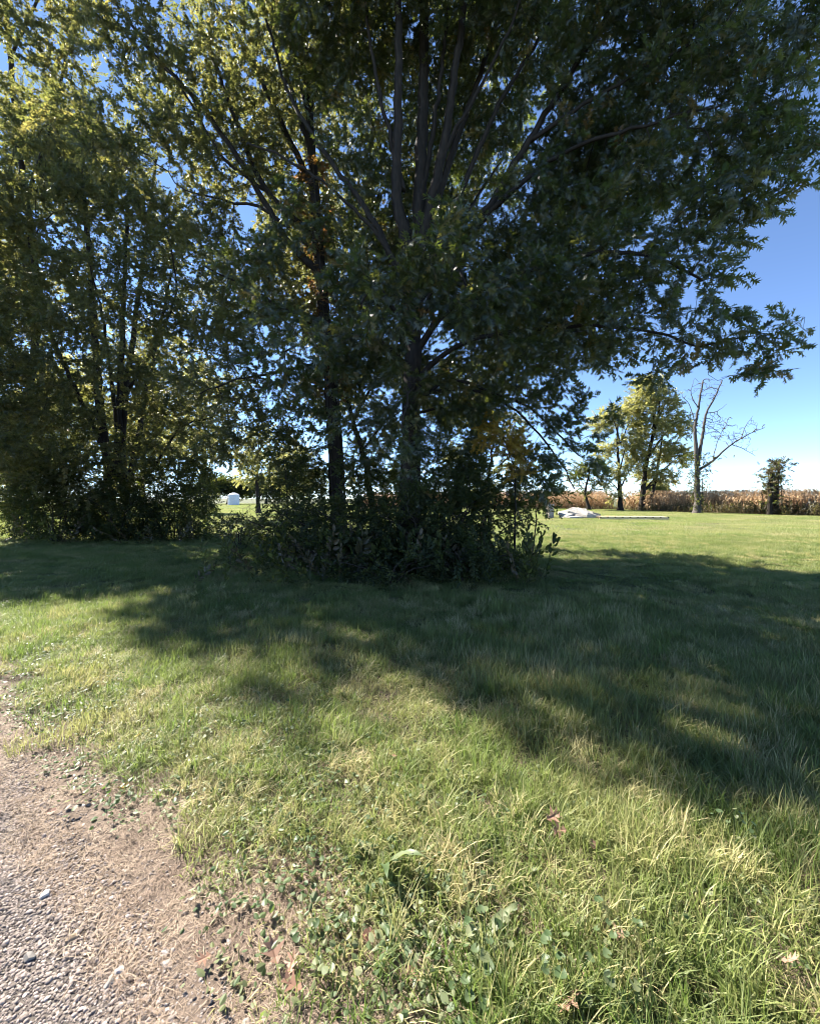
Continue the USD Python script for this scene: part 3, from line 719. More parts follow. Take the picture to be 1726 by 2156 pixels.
# --- climbing creeper on the second trunk
cp, cm = [], []
r2 = np.random.default_rng(31)
trunk2 = resample(t2_limbs[0][0], .1)
hi = trunk2[(trunk2[:, 2] > 4.6) & (trunk2[:, 2] < 11.5)]
vine = thing('climbing_creeper', (hi[0][0], hi[0][1], 0), 'reddish climbing creeper clinging to the tall trunk left of the oak', 'creeper')
b0 = np.array([hi[0][0], hi[0][1], 0])
for w in range(3):
    a0 = r2.uniform(0, 6.28)
    low = trunk2[trunk2[:, 2] < 11.5]
    k = np.arange(len(low))
    rr = .27 - .012 * low[:, 2]
    aa = a0 + .25 * np.sin(k * .07 + w) + k * .008
    part(vine, 'stem', tube(low + np.column_stack([np.cos(aa) * rr, np.sin(aa) * rr, k * 0]) - b0, .022, 5), 'twig', True)
n = 420
k = r2.integers(0, len(hi), n); a = r2.uniform(0, 6.28, n)
pos = hi[k] + np.column_stack([np.cos(a), np.sin(a), np.zeros(n)]) * r2.uniform(.18, .34, n)[:, None]
M = np.array([frame((math.cos(q), math.sin(q), r2.normal(-.4, .4)), roll=r2.normal(0, .6)) for q in a])
vs = [spray(r2, lambda r: ovate(r, .36), 7, .2, (.06, .11), twig=.003) for _ in range(3)]
instancer(vine, 'leaves', [(m, 'vine_leaf') for m in vs], r2.integers(0, 3, n), pos - b0, M, r2.uniform(.8, 1.3, n))

# ---------------------------------------------------------------- shrubs under the trees
rs = np.random.default_rng(17)


def shrub(px, Y, w, h, label, dens=38, name='honeysuckle_shrub', depth=None, lean=0.0, mat='shrub_leaf'):
    x = (px - CX) / FP * Y
    base = np.array([x, Y, float(height(x, Y))])
    d = depth or w * .8
    w, h, d = w * 1.25, h * 1.5, d * 1.15
    limbs = []
    for k in range(6):
        a = k / 6 * 6.28 + rs.uniform(0, .8)
        e = base + np.array([math.cos(a) * w * .5 + lean * h, math.sin(a) * d * .5, h * rs.uniform(.5, .8)])
        mid = base + (e - base) * .5 + np.array([-math.cos(a), -math.sin(a), 1.0]) * .1 * h
        st = base + np.array([math.cos(a), math.sin(a), 0]) * .1
        limbs.append(([st, mid, e], .022, .007, None))
    blobs = [(base + [lean * h * .6, 0, h * .52], (w * .5, d * .5, h * .48), .38)]
    for _ in range(12):
        a = rs.uniform(0, 6.28); q = rs.uniform(.3, .5)
        c = base + np.array([math.cos(a) * w * q, math.sin(a) * d * q, h * rs.uniform(.05, .95)])
        blobs.append((c, np.array([.22, .22, .16]) * max(.8, w * .5) , 1.2))
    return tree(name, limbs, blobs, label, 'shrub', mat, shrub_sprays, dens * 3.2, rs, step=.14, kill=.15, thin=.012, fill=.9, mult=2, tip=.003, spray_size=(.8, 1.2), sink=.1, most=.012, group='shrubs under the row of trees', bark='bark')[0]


shrub(600, 10.4, 1.5, 1.0, 'low dark shrub at the left end of the undergrowth round the oak')
shrub(660, 9.6, 1.5, 1.1, 'short tangled shrub in front of the creeper-clad trunk')
shrub(760, 8.7, 1.6, 1.15, 'low shrub in front of the slender leaning trunk')
shrub(640, 12.2, 1.4, 2.0, 'tall loose shrub behind, left of the creeper-clad trunk', 26)
shrub(890, 8.2, 1.6, 1.25, 'low dark shrub in front of the foot of the oak')
shrub(960, 8.9, 1.5, 1.7, 'rounded dark shrub right of the oak trunk')
shrub(1025, 9.4, 1.3, 1.4, 'shrub at the right end of the undergrowth, arching over the sunlit lawn', 34, lean=.1)
shrub(940, 11.0, 2.0, 2.7, 'tall shrub behind the oak trunk with leaves lit from behind', 24)
shrub(800, 11.6, 1.7, 1.7, 'loose shrub behind the slender leaning trunk', 22)
shrub(975, 7.5, 1.3, .55, 'low leafy shrub at the near right corner of the undergrowth')
shrub(505, 12.0, 1.4, .75, 'straggling low shrub under the white tank, left of the undergrowth', 20)
shrub(700, 8.4, 1.5, .6, 'low straggling shrub at the near left of the undergrowth', 26)
shrub(820, 7.3, 1.4, .45, 'lowest creeping shrub nearest to the lawn, below the oak trunk')
shrub(120, 14.6, 2.6, 2.0, 'broad dark shrub at the left foot of the many-stemmed tree')
shrub(250, 14.8, 2.4, 1.5, 'dark shrub in front of the stems of the many-stemmed tree')
shrub(370, 15.4, 2.4, 1.9, 'dark shrub at the right foot of the many-stemmed tree')
shrub(405, 17.5, 1.8, 2.2, 'shrub behind the many-stemmed tree on its right', 26)
shrub(40, 16.0, 2.2, 2.4, 'tall shrub at the left edge behind the sunlit grass', 26)
for px, Y, w, h, lb in ((690, 9.9, 1.8, 1.5, 'bare tangled brush before the creeper-clad trunk'), (800, 9.2, 1.6, 1.4, 'bare tangled brush between the oak and the slender tree'), (905, 8.8, 1.5, 1.2, 'bare grey twigs arching at the foot of the oak'), (560, 11.0, 1.7, 1.6, 'bare twiggy brush at the left end of the undergrowth')):
    x = (px - CX) / FP * Y
    b_ = np.array([x, Y, float(height(x, Y))])
    lim = []
    for k in range(9):
        a = k / 9 * 6.28 + rs.uniform(0, .6)
        e = b_ + np.array([math.cos(a) * w * .55, math.sin(a) * w * .4, h * rs.uniform(.5, 1.0)])
        lim.append(([b_ + [math.cos(a) * .15, math.sin(a) * .15, 0], b_ + (e - b_) * [.35, .35, .75], e, e + [math.cos(a) * .3, math.sin(a) * .3, -h * .3]], .009, .003, None))
    tree('brush', lim, [(b_ + [0, 0, h * .55], (w * .6, w * .5, h * .5), 1.0)], lb, 'brush', 'twig', None, 170, rs, step=.13, kill=.12, tip=.0022, sink=.08, most=.006, wander=.55, bark='dry_twig', group='bare brush round the trunks')
for px, Y, h, lb in ((598, 11.2, 3.6, 'thin sapling at the left of the creeper-clad trunk'), (755, 10.4, 3.0, 'thin sapling between the creeper-clad trunk and the slender tree'), (985, 9.8, 3.2, 'thin sapling close to the right of the oak trunk'), (1120, 10.6, 3.0, 'thin sapling at the right end of the undergrowth')):
    x = (px - CX) / FP * Y
    b_ = np.array([x, Y, float(height(x, Y))])
    tree('sapling', [([b_, b_ + [.1, 0, h * .4], b_ + [-.05, .1, h * .8], b_ + [.15, 0, h]], .022, .006, None), ([b_ + [.1, 0, h * .4], b_ + [.5, -.2, h * .7]], .012, .004, 0)],
         [(b_ + [.1, 0, h * .75], (.7, .6, h * .28), .8), (b_ + [.3, -.1, h * .5], (.7, .6, .4), .7), (b_ + [-.3, 0, h * .45], (.5, .5, .4), .7)], lb, 'sapling', 'shrub_leaf', shrub_sprays, 60, rs,
         step=.16, kill=.17, thin=.012, fill=.9, tip=.003, sink=.1, most=.012, mult=2, group='saplings in the undergrowth')
# ragged weeds round the feet of the trees
ws = [spray(rs, lambda r: ovate(r, .24), 18, .5, (.04, .10), tilt=.8, twig=.003) for _ in range(4)]
up_ = []
for cx_, cy_, rx_, ry_, n_ in ((-.7, 9.0, 3.1, 1.7, 520), (-10.6, 15.2, 4.2, 1.4, 420), (.4, 8.0, 2.0, .9, 170)):
    q = np.clip(rs.normal(size=(n_, 2)) * .5, -1.05, 1.05)
    up_.append(np.column_stack([cx_ + q[:, 0] * rx_, cy_ + q[:, 1] * ry_]))
up_ = np.vstack(up_); n = len(up_)
d = np.column_stack([rs.normal(0, .5, n), rs.normal(0, .5, n), np.ones(n)])
instancer('/World', 'undergrowth', [(ws[0], 'dry_weed')] + [(m, 'shrub_leaf') for m in ws[1:]], rs.integers(0, 4, n), np.column_stack([up_, height(up_[:, 0], up_[:, 1]) - .03]),
          np.array([frame(v, roll=rs.uniform(0, 6.28)) for v in d]), rs.uniform(.4, 2.0, n), 'ragged dark weeds round the feet of the trees', 'undergrowth')
# one long twig reaching out over the lit lawn
tw = at(1085, 1110, 8.6)
tw_root = thing('leafy_branch', tw, 'single arching leafy branch reaching out over the sunlit lawn', 'branch')
tp = resample([tw - [.5, -.1, .25], tw, at(1120, 1095, 8.5), at(1158, 1112, 8.4)], .06) - tw
part(tw_root, 'stem', tube(tp, np.linspace(.009, .003, len(tp)), 5), 'twig', True)
for k in range(2, len(tp) - 1):
    for sg in (1, -1):
        d = tp[k] - tp[k - 1]
        dd = d / np.linalg.norm(d) * .6 + np.array([0, sg * .4, -.5 + .7 * (sg > 0)]) + rs.normal(0, .15, 3)
        v, f = ovate(rs, .22)
        part(tw_root, 'leaf', (v * rs.uniform(.08, .12) @ frame(dd, roll=rs.normal(0, .5)).T + tp[k], f), 'shrub_leaf')

# ---------------------------------------------------------------- trees beyond: the field edge and the far left
rf = np.random.default_rng(5)


def far_tree(px, Y, top_py, crown, label, name='field_tree', stems=1, r=.25, dens=1.1, lean=0.0, low=.25, sc=(.9, 1.4), leaf='far_leaf', group=None):
    """crown: [(px, py, rx, rz)] in the photograph's measure and metres."""
    x = (px - CX) / FP * Y
    b = np.array([x, Y, float(height(x, Y)) - .05])
    top = at(px + lean, top_py, Y)
    limbs = [([b, b + (top - b) * .35 + [rf.normal(0, .2), 0, 0], b + (top - b) * .7 + [rf.normal(0, .3), 0, 0], top - [0, 0, .8]], r, r * .2, None)]
    if stems > 1:
        limbs.append(([b + [r * 2.5, .1, 0], b + [r * 4 + .4, 0, (top - b)[2] * .25], b + [r * 4 + 1.2, 0, (top - b)[2] * .55]], r * .7, r * .2, None))
    for q in crown[::2]:
        c = at(q[0], q[1], Y)
        s = b + (top - b) * np.clip((c[2] - b[2]) / (top - b)[2] - .25, .15, .8)
        limbs.append(([s, (s + c) / 2 + [0, 0, .25], c], r * .4, r * .1, 0))
    blobs = [(at(c[0], c[1], Y), (c[2], min(c[2], 2.2), c[3]), 1.0) for c in crown]
    return tree(name, limbs, blobs, label, 'tree', leaf, far_sprays, dens * 4.6, rf, step=.5, kill=.55, thin=.03, fill=.85, mult=3, tip=.012, spray_size=sc, most=.1, roll=.7, group=group or {'field_tree': 'trees at the corn field edge', 'background_tree': 'trees far behind the row', 'distant_tree': 'trees on the horizon beyond the corn'}[name])[0]


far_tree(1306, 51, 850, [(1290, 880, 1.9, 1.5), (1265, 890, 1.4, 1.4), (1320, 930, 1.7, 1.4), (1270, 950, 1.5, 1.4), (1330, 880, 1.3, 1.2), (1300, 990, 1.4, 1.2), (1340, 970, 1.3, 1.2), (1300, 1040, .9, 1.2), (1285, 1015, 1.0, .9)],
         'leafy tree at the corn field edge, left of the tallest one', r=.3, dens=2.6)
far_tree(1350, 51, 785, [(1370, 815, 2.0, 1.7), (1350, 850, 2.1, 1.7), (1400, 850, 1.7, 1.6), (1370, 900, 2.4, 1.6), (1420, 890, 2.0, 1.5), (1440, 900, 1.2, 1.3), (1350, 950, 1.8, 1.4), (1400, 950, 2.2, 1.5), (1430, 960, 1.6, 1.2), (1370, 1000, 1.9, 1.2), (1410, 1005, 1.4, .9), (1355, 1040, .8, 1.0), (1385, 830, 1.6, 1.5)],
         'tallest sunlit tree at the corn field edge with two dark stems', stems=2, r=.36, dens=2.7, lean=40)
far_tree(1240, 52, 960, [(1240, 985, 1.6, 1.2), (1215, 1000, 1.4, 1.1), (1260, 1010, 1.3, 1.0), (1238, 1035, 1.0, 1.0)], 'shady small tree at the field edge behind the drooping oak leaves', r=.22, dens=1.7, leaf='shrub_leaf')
# ivy-clad dead tree
DT = np.array([(1468 - CX) / FP * 42, 42, .1])
Dp = lambda px, py: at(px, py, 42)
dead_limbs = [([DT, Dp(1468, 1030), Dp(1466, 960), Dp(1463, 900), Dp(1470, 860), Dp(1480, 800)], .34, .06, None),
              ([Dp(1468, 980), Dp(1478, 920), Dp(1487, 870), Dp(1500, 845), Dp(1520, 800)], .2, .05, 0),
              ([Dp(1470, 990), Dp(1500, 970), Dp(1540, 935), Dp(1580, 912), Dp(1610, 900)], .15, .02, 0),
              ([Dp(1466, 950), Dp(1462, 890), Dp(1450, 850), Dp(1436, 835)], .08, .02, 0),
              ([Dp(1540, 935), Dp(1570, 948), Dp(1590, 960)], .05, .015, 2), ([Dp(1500, 970), Dp(1510, 930), Dp(1530, 890)], .05, .015, 2), ([Dp(1560, 922), Dp(1570, 895), Dp(1585, 875)], .045, .012, 2),
              ([Dp(1487, 870), Dp(1510, 865), Dp(1530, 850)], .05, .012, 1), ([Dp(1470, 860), Dp(1455, 830), Dp(1460, 800)], .06, .015, 0)]
tree('bare_tree', dead_limbs, [(Dp(1500, 900), (1.5, 1.0, 1.6), 1.2), (Dp(1560, 930), (1.4, .8, .6), 1.2), (Dp(1540, 915), (1.8, 1.2, 1.0), .8), (Dp(1520, 890), (1.3, 1, .9), .8), (Dp(1590, 900), (1.0, .8, .8), .9), (Dp(1490, 820), (1.6, 1.2, 1.4), .8), (Dp(1450, 830), (.8, .8, .8), .6), (Dp(1590, 950), (.5, .5, .4), 1)],
     'bare dead tree with a long limb to the right at the corn field edge', 'tree', 'far_leaf', None, 16, rf, step=.3, kill=.26, tip=.016, bark='pale_bark', most=.04, wander=.4)
iv = thing('ivy', DT, 'thin ivy climbing the lower trunk of the bare dead tree', 'ivy')
n = 330
t = rf.random(n)
pos = np.column_stack([rf.normal(0, .55, n) * (.5 + t), rf.normal(0, .4, n), t ** .8 * 6.0 + .1])
pos[:, 0] = np.where(pos[:, 2] < 2.4, pos[:, 0] * .55, pos[:, 0] * 1.2)
tiny = [spray(rf, diamond, 16, .35, (.07, .13), tilt=.8) for _ in range(3)]
instancer(iv, 'leaves', [(m, 'shrub_leaf') for m in tiny], rf.integers(0, 3, n), pos, Rot.random(n, random_state=3).as_matrix(), rf.uniform(.8, 1.4, n))
part(iv, 'stem', tube([[.3, -.3, -.1], [.32, -.3, 1.5], [.28, -.3, 3.5]], .03, 5), 'twig', True)
# ivy-covered broken trunk
ST = np.array([(1628 - CX) / FP * 38, 38, .1])
st = thing('broken_trunk', ST, 'short broken double trunk smothered in ivy, standing alone before the corn', 'tree stump')
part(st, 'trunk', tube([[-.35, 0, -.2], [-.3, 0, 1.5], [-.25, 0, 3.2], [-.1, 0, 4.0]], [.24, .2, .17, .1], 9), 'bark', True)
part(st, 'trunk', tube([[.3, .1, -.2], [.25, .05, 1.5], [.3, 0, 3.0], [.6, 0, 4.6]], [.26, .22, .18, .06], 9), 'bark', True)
iv2 = thing('ivy', ST, 'thick ivy covering the broken trunk that stands alone before the corn', 'ivy')
n = 420
t = rf.random(n) ** .62
wz = np.interp(t, [0, .3, .55, .75, 1], [.4, .35, .9, 1.0, .5])
pos = np.column_stack([rf.normal(0, .5, n) * wz + np.interp(t, [0, .5, .8, 1], [.1, 0, -.1, .55]), rf.normal(0, .4, n), t * 5.0])
instancer(iv2, 'leaves', [(m, 'dry_weed' if k else 'shrub_leaf') for k, m in enumerate(tiny)], rf.integers(0, 3, n), pos, Rot.random(n, random_state=4).as_matrix(), rf.uniform(.9, 1.7, n))
part(iv2, 'stem', tube([[.55, -.25, -.1], [.5, -.25, 1.5], [.52, -.2, 3.0]], .03, 5), 'twig', True)

# trees behind the row on the left
far_tree(430, 30, 760, [(430, 900, 1.8, 1.3), (400, 880, 1.6, 1.4), (455, 940, 1.4, 1.2), (420, 960, 1.5, 1.0), (380, 940, 1.5, 1.2), (430, 840, 1.6, 1.3), (410, 800, 1.4, 1.2)], 'bright green tree far behind, between the many-stemmed tree and the tank', r=.2, dens=2.4, name='background_tree', sc=(.7, 1.0))
far_tree(545, 42, 880, [(545, 920, 1.7, 1.4), (525, 960, 1.5, 1.3), (565, 960, 1.7, 1.3), (545, 1000, 1.6, 1.2), (580, 1000, 1.2, 1.0), (510, 1000, .9, .9)], 'rounded green tree beyond the lawn, right above the white tank', r=.22, dens=2.2, name='background_tree', sc=(.8, 1.2))
far_tree(620, 60, 930, [(620, 960, 2.4, 1.8), (600, 1000, 2.2, 1.6), (650, 1000, 2.4, 1.6), (630, 1030, 2.6, 1.2)], 'distant dark tree seen left of the creeper-clad trunk', r=.3, dens=1.3, name='background_tree', sc=(1, 1.5))
far_tree(300, 46, 820, [(300, 880, 3.2, 2.4), (260, 920, 2.8, 2.2), (340, 930, 3, 2.2), (300, 980, 3, 2)], 'distant tree seen through the stems of the many-stemmed tree', r=.35, dens=1.2, name='background_tree', sc=(1, 1.5))
far_tree(130, 44, 700, [(130, 800, 3.4, 2.6), (80, 860, 3.2, 2.4), (180, 870, 3.2, 2.4), (130, 940, 3.4, 2.2), (60, 960, 3, 2)], 'distant broad tree behind the left edge of the row', r=.4, dens=1.2, name='background_tree', sc=(1, 1.5))
far_tree(20, 36, 820, [(20, 880, 2.4, 2.0), (-20, 930, 2.4, 2), (50, 960, 2.2, 1.6), (10, 1000, 2, 1.2)], 'tree at the left edge standing past the sunlit grass', r=.25, dens=1.6, name='background_tree', sc=(.9, 1.3))
far_tree(480, 110, 1010, [(470, 1022, 5, 2.6), (500, 1030, 4, 2), (440, 1028, 4, 2.2)], 'far dark tree behind the white tank on its left', r=.4, dens=.5, name='background_tree', sc=(1.8, 2.6), leaf='shrub_leaf')
far_tree(560, 120, 1012, [(560, 1025, 5.5, 2.6), (595, 1030, 4.5, 2.2), (528, 1030, 4, 2)], 'far dark tree behind the white tank on its right', r=.4, dens=.5, name='background_tree', sc=(1.8, 2.6), leaf='shrub_leaf')
far_tree(1380, 190, 1018, [(1376, 1026, 4.5, 2.6), (1390, 1030, 4, 2.2), (1370, 1034, 3.5, 1.6)], 'rounded tree far beyond the corn, low on the horizon', r=.5, dens=.5, name='distant_tree', sc=(2, 3))
far_tree(1398, 210, 1024, [(1398, 1030, 1.6, 2.0), (1398, 1036, 2.4, 1.4)], 'tiny pointed tree far beyond the corn, low on the horizon', r=.3, dens=1.0, name='distant_tree', sc=(1.6, 2.4), leaf='shrub_leaf')

# ---------------------------------------------------------------- corn field and weedy edge
EDGE = np.array([(-8, 63), (0, 61), (15, 57.5), (27, 54), (31.5, 45), (34.2, 39.5), (36.6, 35), (44, 25), (60, 8)], float)
rc = np.random.default_rng(9)


def corn_plant(r):
    h = r.uniform(1.85, 2.25)
    ms = [tube([[0, 0, -.1], [r.normal(0, .03), r.normal(0, .03), h * .5], [r.normal(0, .08), r.normal(0, .08), h]], [.016, .014, .006], 4)]
    lv = []
    for k in range(11):
        z = .25 + k / 11 * (h - .3)
        a = k * math.pi + r.normal(0, .6)
        L = r.uniform(.35, .65); w = r.uniform(.032, .058)
        up = r.uniform(.2, .8)
        tt = np.linspace(0, 1, 5)
        x = L * tt * (1 - .35 * tt); zz = z + up * .35 * tt - (.45 + .5 * r.random()) * L * 1.6 * tt ** 2
        ww = w * np.array([.7, 1, .9, .6, 0.05])
        c = np.column_stack([x, 0 * x, zz])
        V = np.vstack([c + np.column_stack([0 * x, ww, 0 * x]), c - np.column_stack([0 * x, ww, 0 * x])])
        F = np.array([(i, i + 1, 5 + i + 1) for i in range(4)] + [(i, 5 + i + 1, 5 + i) for i in range(4)])
        m = np.array([[math.cos(a), -math.sin(a), 0], [math.sin(a), math.cos(a), 0], [0, 0, 1]])
        lv.append((V @ m.T, F))
    for k in range(7):
        a = r.uniform(0, 6.28); e = r.uniform(.1, .6)
        lv.append(tube([[0, 0, h - .05], [math.cos(a) * .1 * e * 2, math.sin(a) * .1 * e * 2, h + .14], [math.cos(a) * .22 * e * 2, math.sin(a) * .22 * e * 2, h + .2]], [.006, .008, .003], 3))
    if r.random() < .8:
        a = r.uniform(0, 6.28)
        lv.append(tube(np.array([[0, 0, .9], [math.cos(a) * .07, math.sin(a) * .07, .88], [math.cos(a) * .13, math.sin(a) * .13, .74]]), [.02, .032, .01], 5))
    return cat_meshes(ms + lv)


seg = np.diff(EDGE, axis=0); ln = np.linalg.norm(seg, axis=1); cum = np.concatenate([[0], np.cumsum(ln)])
pos = []
for row in range(13):
    along = np.arange(0, cum[-1], .14) + rc.uniform(0, .1)
    k = np.clip(np.searchsorted(cum, along, 'right') - 1, 0, len(seg) - 1)
    p = EDGE[k] + seg[k] * ((along - cum[k]) / ln[k])[:, None]
    nrm = np.column_stack([-seg[k][:, 1], seg[k][:, 0]]) / ln[k][:, None]
    p = p + nrm * (row * .76 + .4)
    p += rc.normal(0, .05, p.shape)
    pos.append(p[rc.random(len(p)) < .93])
pos = np.vstack(pos)
keep = (pos[:, 0] > -10) & (pos[:, 0] < pos[:, 1] * 1.25 + 3)
pos = pos[keep]
pos = np.column_stack([pos, height(pos[:, 0], pos[:, 1])])
cs = [corn_plant(rc) for _ in range(5)]
n = len(pos)
instancer('/World', 'corn_field', [(m, 'corn_leaf') for m in cs], rc.integers(0, 5, n), pos, yaw(rc.uniform(0, 6.28, n)), rc.uniform(.9, 1.08, n),
          'ripe dry tan corn standing in a dense field along the horizon', 'corn field')
# weeds along its foot on the right
along = rc.uniform(0, cum[-1], 2600)
k = np.clip(np.searchsorted(cum, along, 'right') - 1, 0, len(seg) - 1)
nrm = np.column_stack([-seg[k][:, 1], seg[k][:, 0]]) / ln[k][:, None]
p = EDGE[k] + seg[k] * ((along - cum[k]) / ln[k])[:, None] - nrm * (rc.random(len(k)) ** 1.4 * 1.7 - .2)[:, None]
hmax = np.interp(p[:, 0], [0, 22, 29, 33, 40], [.3, .4, .7, 1.15, 1.3])
weeds = [spray(rc, diamond, 26, .8, (.06, .13), tilt=.8, twig=.005) for _ in range(4)]
d = np.column_stack([rc.normal(0, .3, len(p)), rc.normal(0, .3, len(p)), np.ones(len(p))])
keep = (p[:, 0] < p[:, 1] * 1.15 + 2)
M = np.array([frame(v, roll=rc.uniform(0, 6.28)) for v in d])[keep]
instancer('/World', 'weeds', [(m, 'dry_weed') for m in weeds[:3]] + [(weeds[3], 'shrub_leaf')], rc.choice(4, keep.sum(), p=[.28, .28, .26, .18]), np.column_stack([p, height(p[:, 0], p[:, 1])])[keep], M,
          (hmax * rc.uniform(.6, 1.5, len(p)))[keep], 'dark tangled weeds along the foot of the corn', 'weeds')

# ---------------------------------------------------------------- things on the lawn: broken slabs, post, timber frame, tank


def slab(w, d, h, r, n=7, chip=.06):
    """A broken slab with an uneven outline: prism over a ragged polygon with bevelled rim."""
    a = np.sort(r.uniform(0, 2 * math.pi, n) * .15 + np.linspace(0, 2 * math.pi, n, endpoint=False))
    c, s = np.cos(a), np.sin(a)
    k = 1 / np.maximum(np.abs(c), np.abs(s)) * r.uniform(.8, 1.0, n)
    o = np.column_stack([c * k * w / 2, s * k * d / 2])
    ring = lambda f, z: np.column_stack([o * f, np.full(n, z) + r.normal(0, .008, n)])
    V = np.vstack([ring(.97, 0), ring(1, .03), ring(1, h - .03), ring(.96, h), [[0, 0, 0]], [[0, 0, h]]])
    F = []
    for q in range(3):
        for i in range(n):
            j = (i + 1) % n
            F += [(q * n + i, q * n + j, (q + 1) * n + j), (q * n + i, (q + 1) * n + j, (q + 1) * n + i)]
    for i in range(n):
        j = (i + 1) % n
        F += [(4 * n, j, i), (4 * n + 1, 3 * n + i, 3 * n + j)]
    return V, np.array(F)


rp = np.random.default_rng(12)
PY = 32.0
slabs = [
    # px of centre, height of the centre's underside, depth offset, size, rotation xyz, material, label
    (1203, .02, -.35, (1.8, 1.3, .16), (4, -3, 10), 'concrete', 'grey broken concrete slab lying flat at the lower left of the pile'),
    (1232, .02, -.5, (1.5, 1.1, .2), (-8, 5, -20), 'concrete', 'pale broken concrete slab lying at the lower front of the pile'),
    (1190, .22, .25, (1.5, 1.3, .22), (12, -10, 30), 'concrete', 'pale broken slab tilted up at the left of the pile'),
    (1215, .36, .3, (2.0, 1.5, .22), (24, 7, -5), 'concrete', 'largest broken slab forming the peak of the pile'),
    (1240, .22, .15, (1.7, 1.3, .26), (16, 16, 8), 'concrete', 'broken slab sloping down to the right end of the pile'),
    (1251, .05, .0, (.7, .6, .36), (6, 12, 24), 'concrete_dark', 'brown broken block at the right end of the pile'),
]
for px, z, dy, sz, rt, mt, lb in slabs:
    Y = PY + dy
    x = (px - CX) / FP * Y
    p = thing('concrete_slab', (x, Y, float(height(x, Y)) + z), lb, 'slab', 'broken slabs in the pile')
    V, F = slab(*sz, rp, n=8)
    V = V @ Rot.from_euler('xyz', rt, degrees=True).as_matrix().T
    part(p, 'body', (V, F), mt)
px, Y = 1157, 32.4
x = (px - CX) / FP * Y
p = thing('stone_post', (x, Y, float(height(x, Y))), 'squat weathered pale post standing left of the slab pile', 'post', rz=18)
bx = trimesh.creation.box([.46, .42, 1.02]); bx.apply_translation([0, 0, .5])
bx = bx.subdivide().subdivide(); v = np.array(bx.vertices)
v = v * [1, 1, 1] * (1 - .1 * smooth(v[:, 2], .2, 1.0)[:, None] * [1, 1, 0]) + (meshkit.noise(v * 5)[:, None] - .5) * .05
part(p, 'shaft', (v, np.array(bx.faces)), 'concrete_dark')
cp = trimesh.creation.box([.5, .46, .09]); cp.apply_translation([0, 0, 1.055])
part(p, 'cap', cp, 'concrete')
# timber frame lying on the grass
A, Bp = at(1258, 1098, 30.5), at(1402, 1098, 29.8)
L = np.linalg.norm((Bp - A)[:2]); mid = (A + Bp) / 2
ang = math.degrees(math.atan2(Bp[1] - A[1], Bp[0] - A[0]))
tf = thing('timber_frame', (mid[0], mid[1], float(height(mid[0], mid[1])) + .02), 'long low pale timber frame lying on the lawn right of the slab pile', 'timber frame', rz=ang)


def bxm(sz, c):
    m = trimesh.creation.box(sz); m.apply_translation(c); return m


part(tf, 'rail', bxm([L, .06, .11], [0, -.42, .06]), 'lumber')
part(tf, 'rail', bxm([L, .06, .11], [0, .42, .06]), 'lumber')
for k in range(10):
    x0 = -L / 2 + .06 + k * (L - .12) / 9
    part(tf, 'joist', bxm([.10, .98, .09], [x0, 0, .165]), 'lumber_dark')
    if k < 9:
        w = (L - .12) / 9
        part(tf, 'board', bxm([w - .10, 1.0, .10], [x0 + w / 2, rp.normal(0, .01), .168 + rp.normal(0, .006)]), 'lumber')
# white tank far behind
TY = 100.0
tx = (492 - CX) / FP * TY
tk = thing('storage_tank', (tx, TY, float(height(tx, TY))), 'white round storage tank with a domed top, far behind the trees', 'tank')
prof = np.array([[0, .02], [1.28, .02], [1.32, .1], [1.3, .8], [1.33, .86], [1.3, .92], [1.3, 1.65], [1.33, 1.71], [1.3, 1.77], [1.3, 2.4], [1.24, 2.55], [.9, 2.75], [.42, 2.88]])
part(tk, 'body', trimesh.creation.revolve(prof, sections=32), 'white_plastic', 30)
part(tk, 'lid', trimesh.creation.revolve(np.array([[0, 2.86], [.42, 2.86], [.44, 2.9], [.44, 2.98], [.3, 3.02], [0, 3.03]]), sections=24), 'white_plastic', 30)
part(tk, 'base', bxm([3.2, 3.2, .26], [0, 0, -.1]), 'lumber_dark')

# ---------------------------------------------------------------- grass
rg = np.random.default_rng(21)


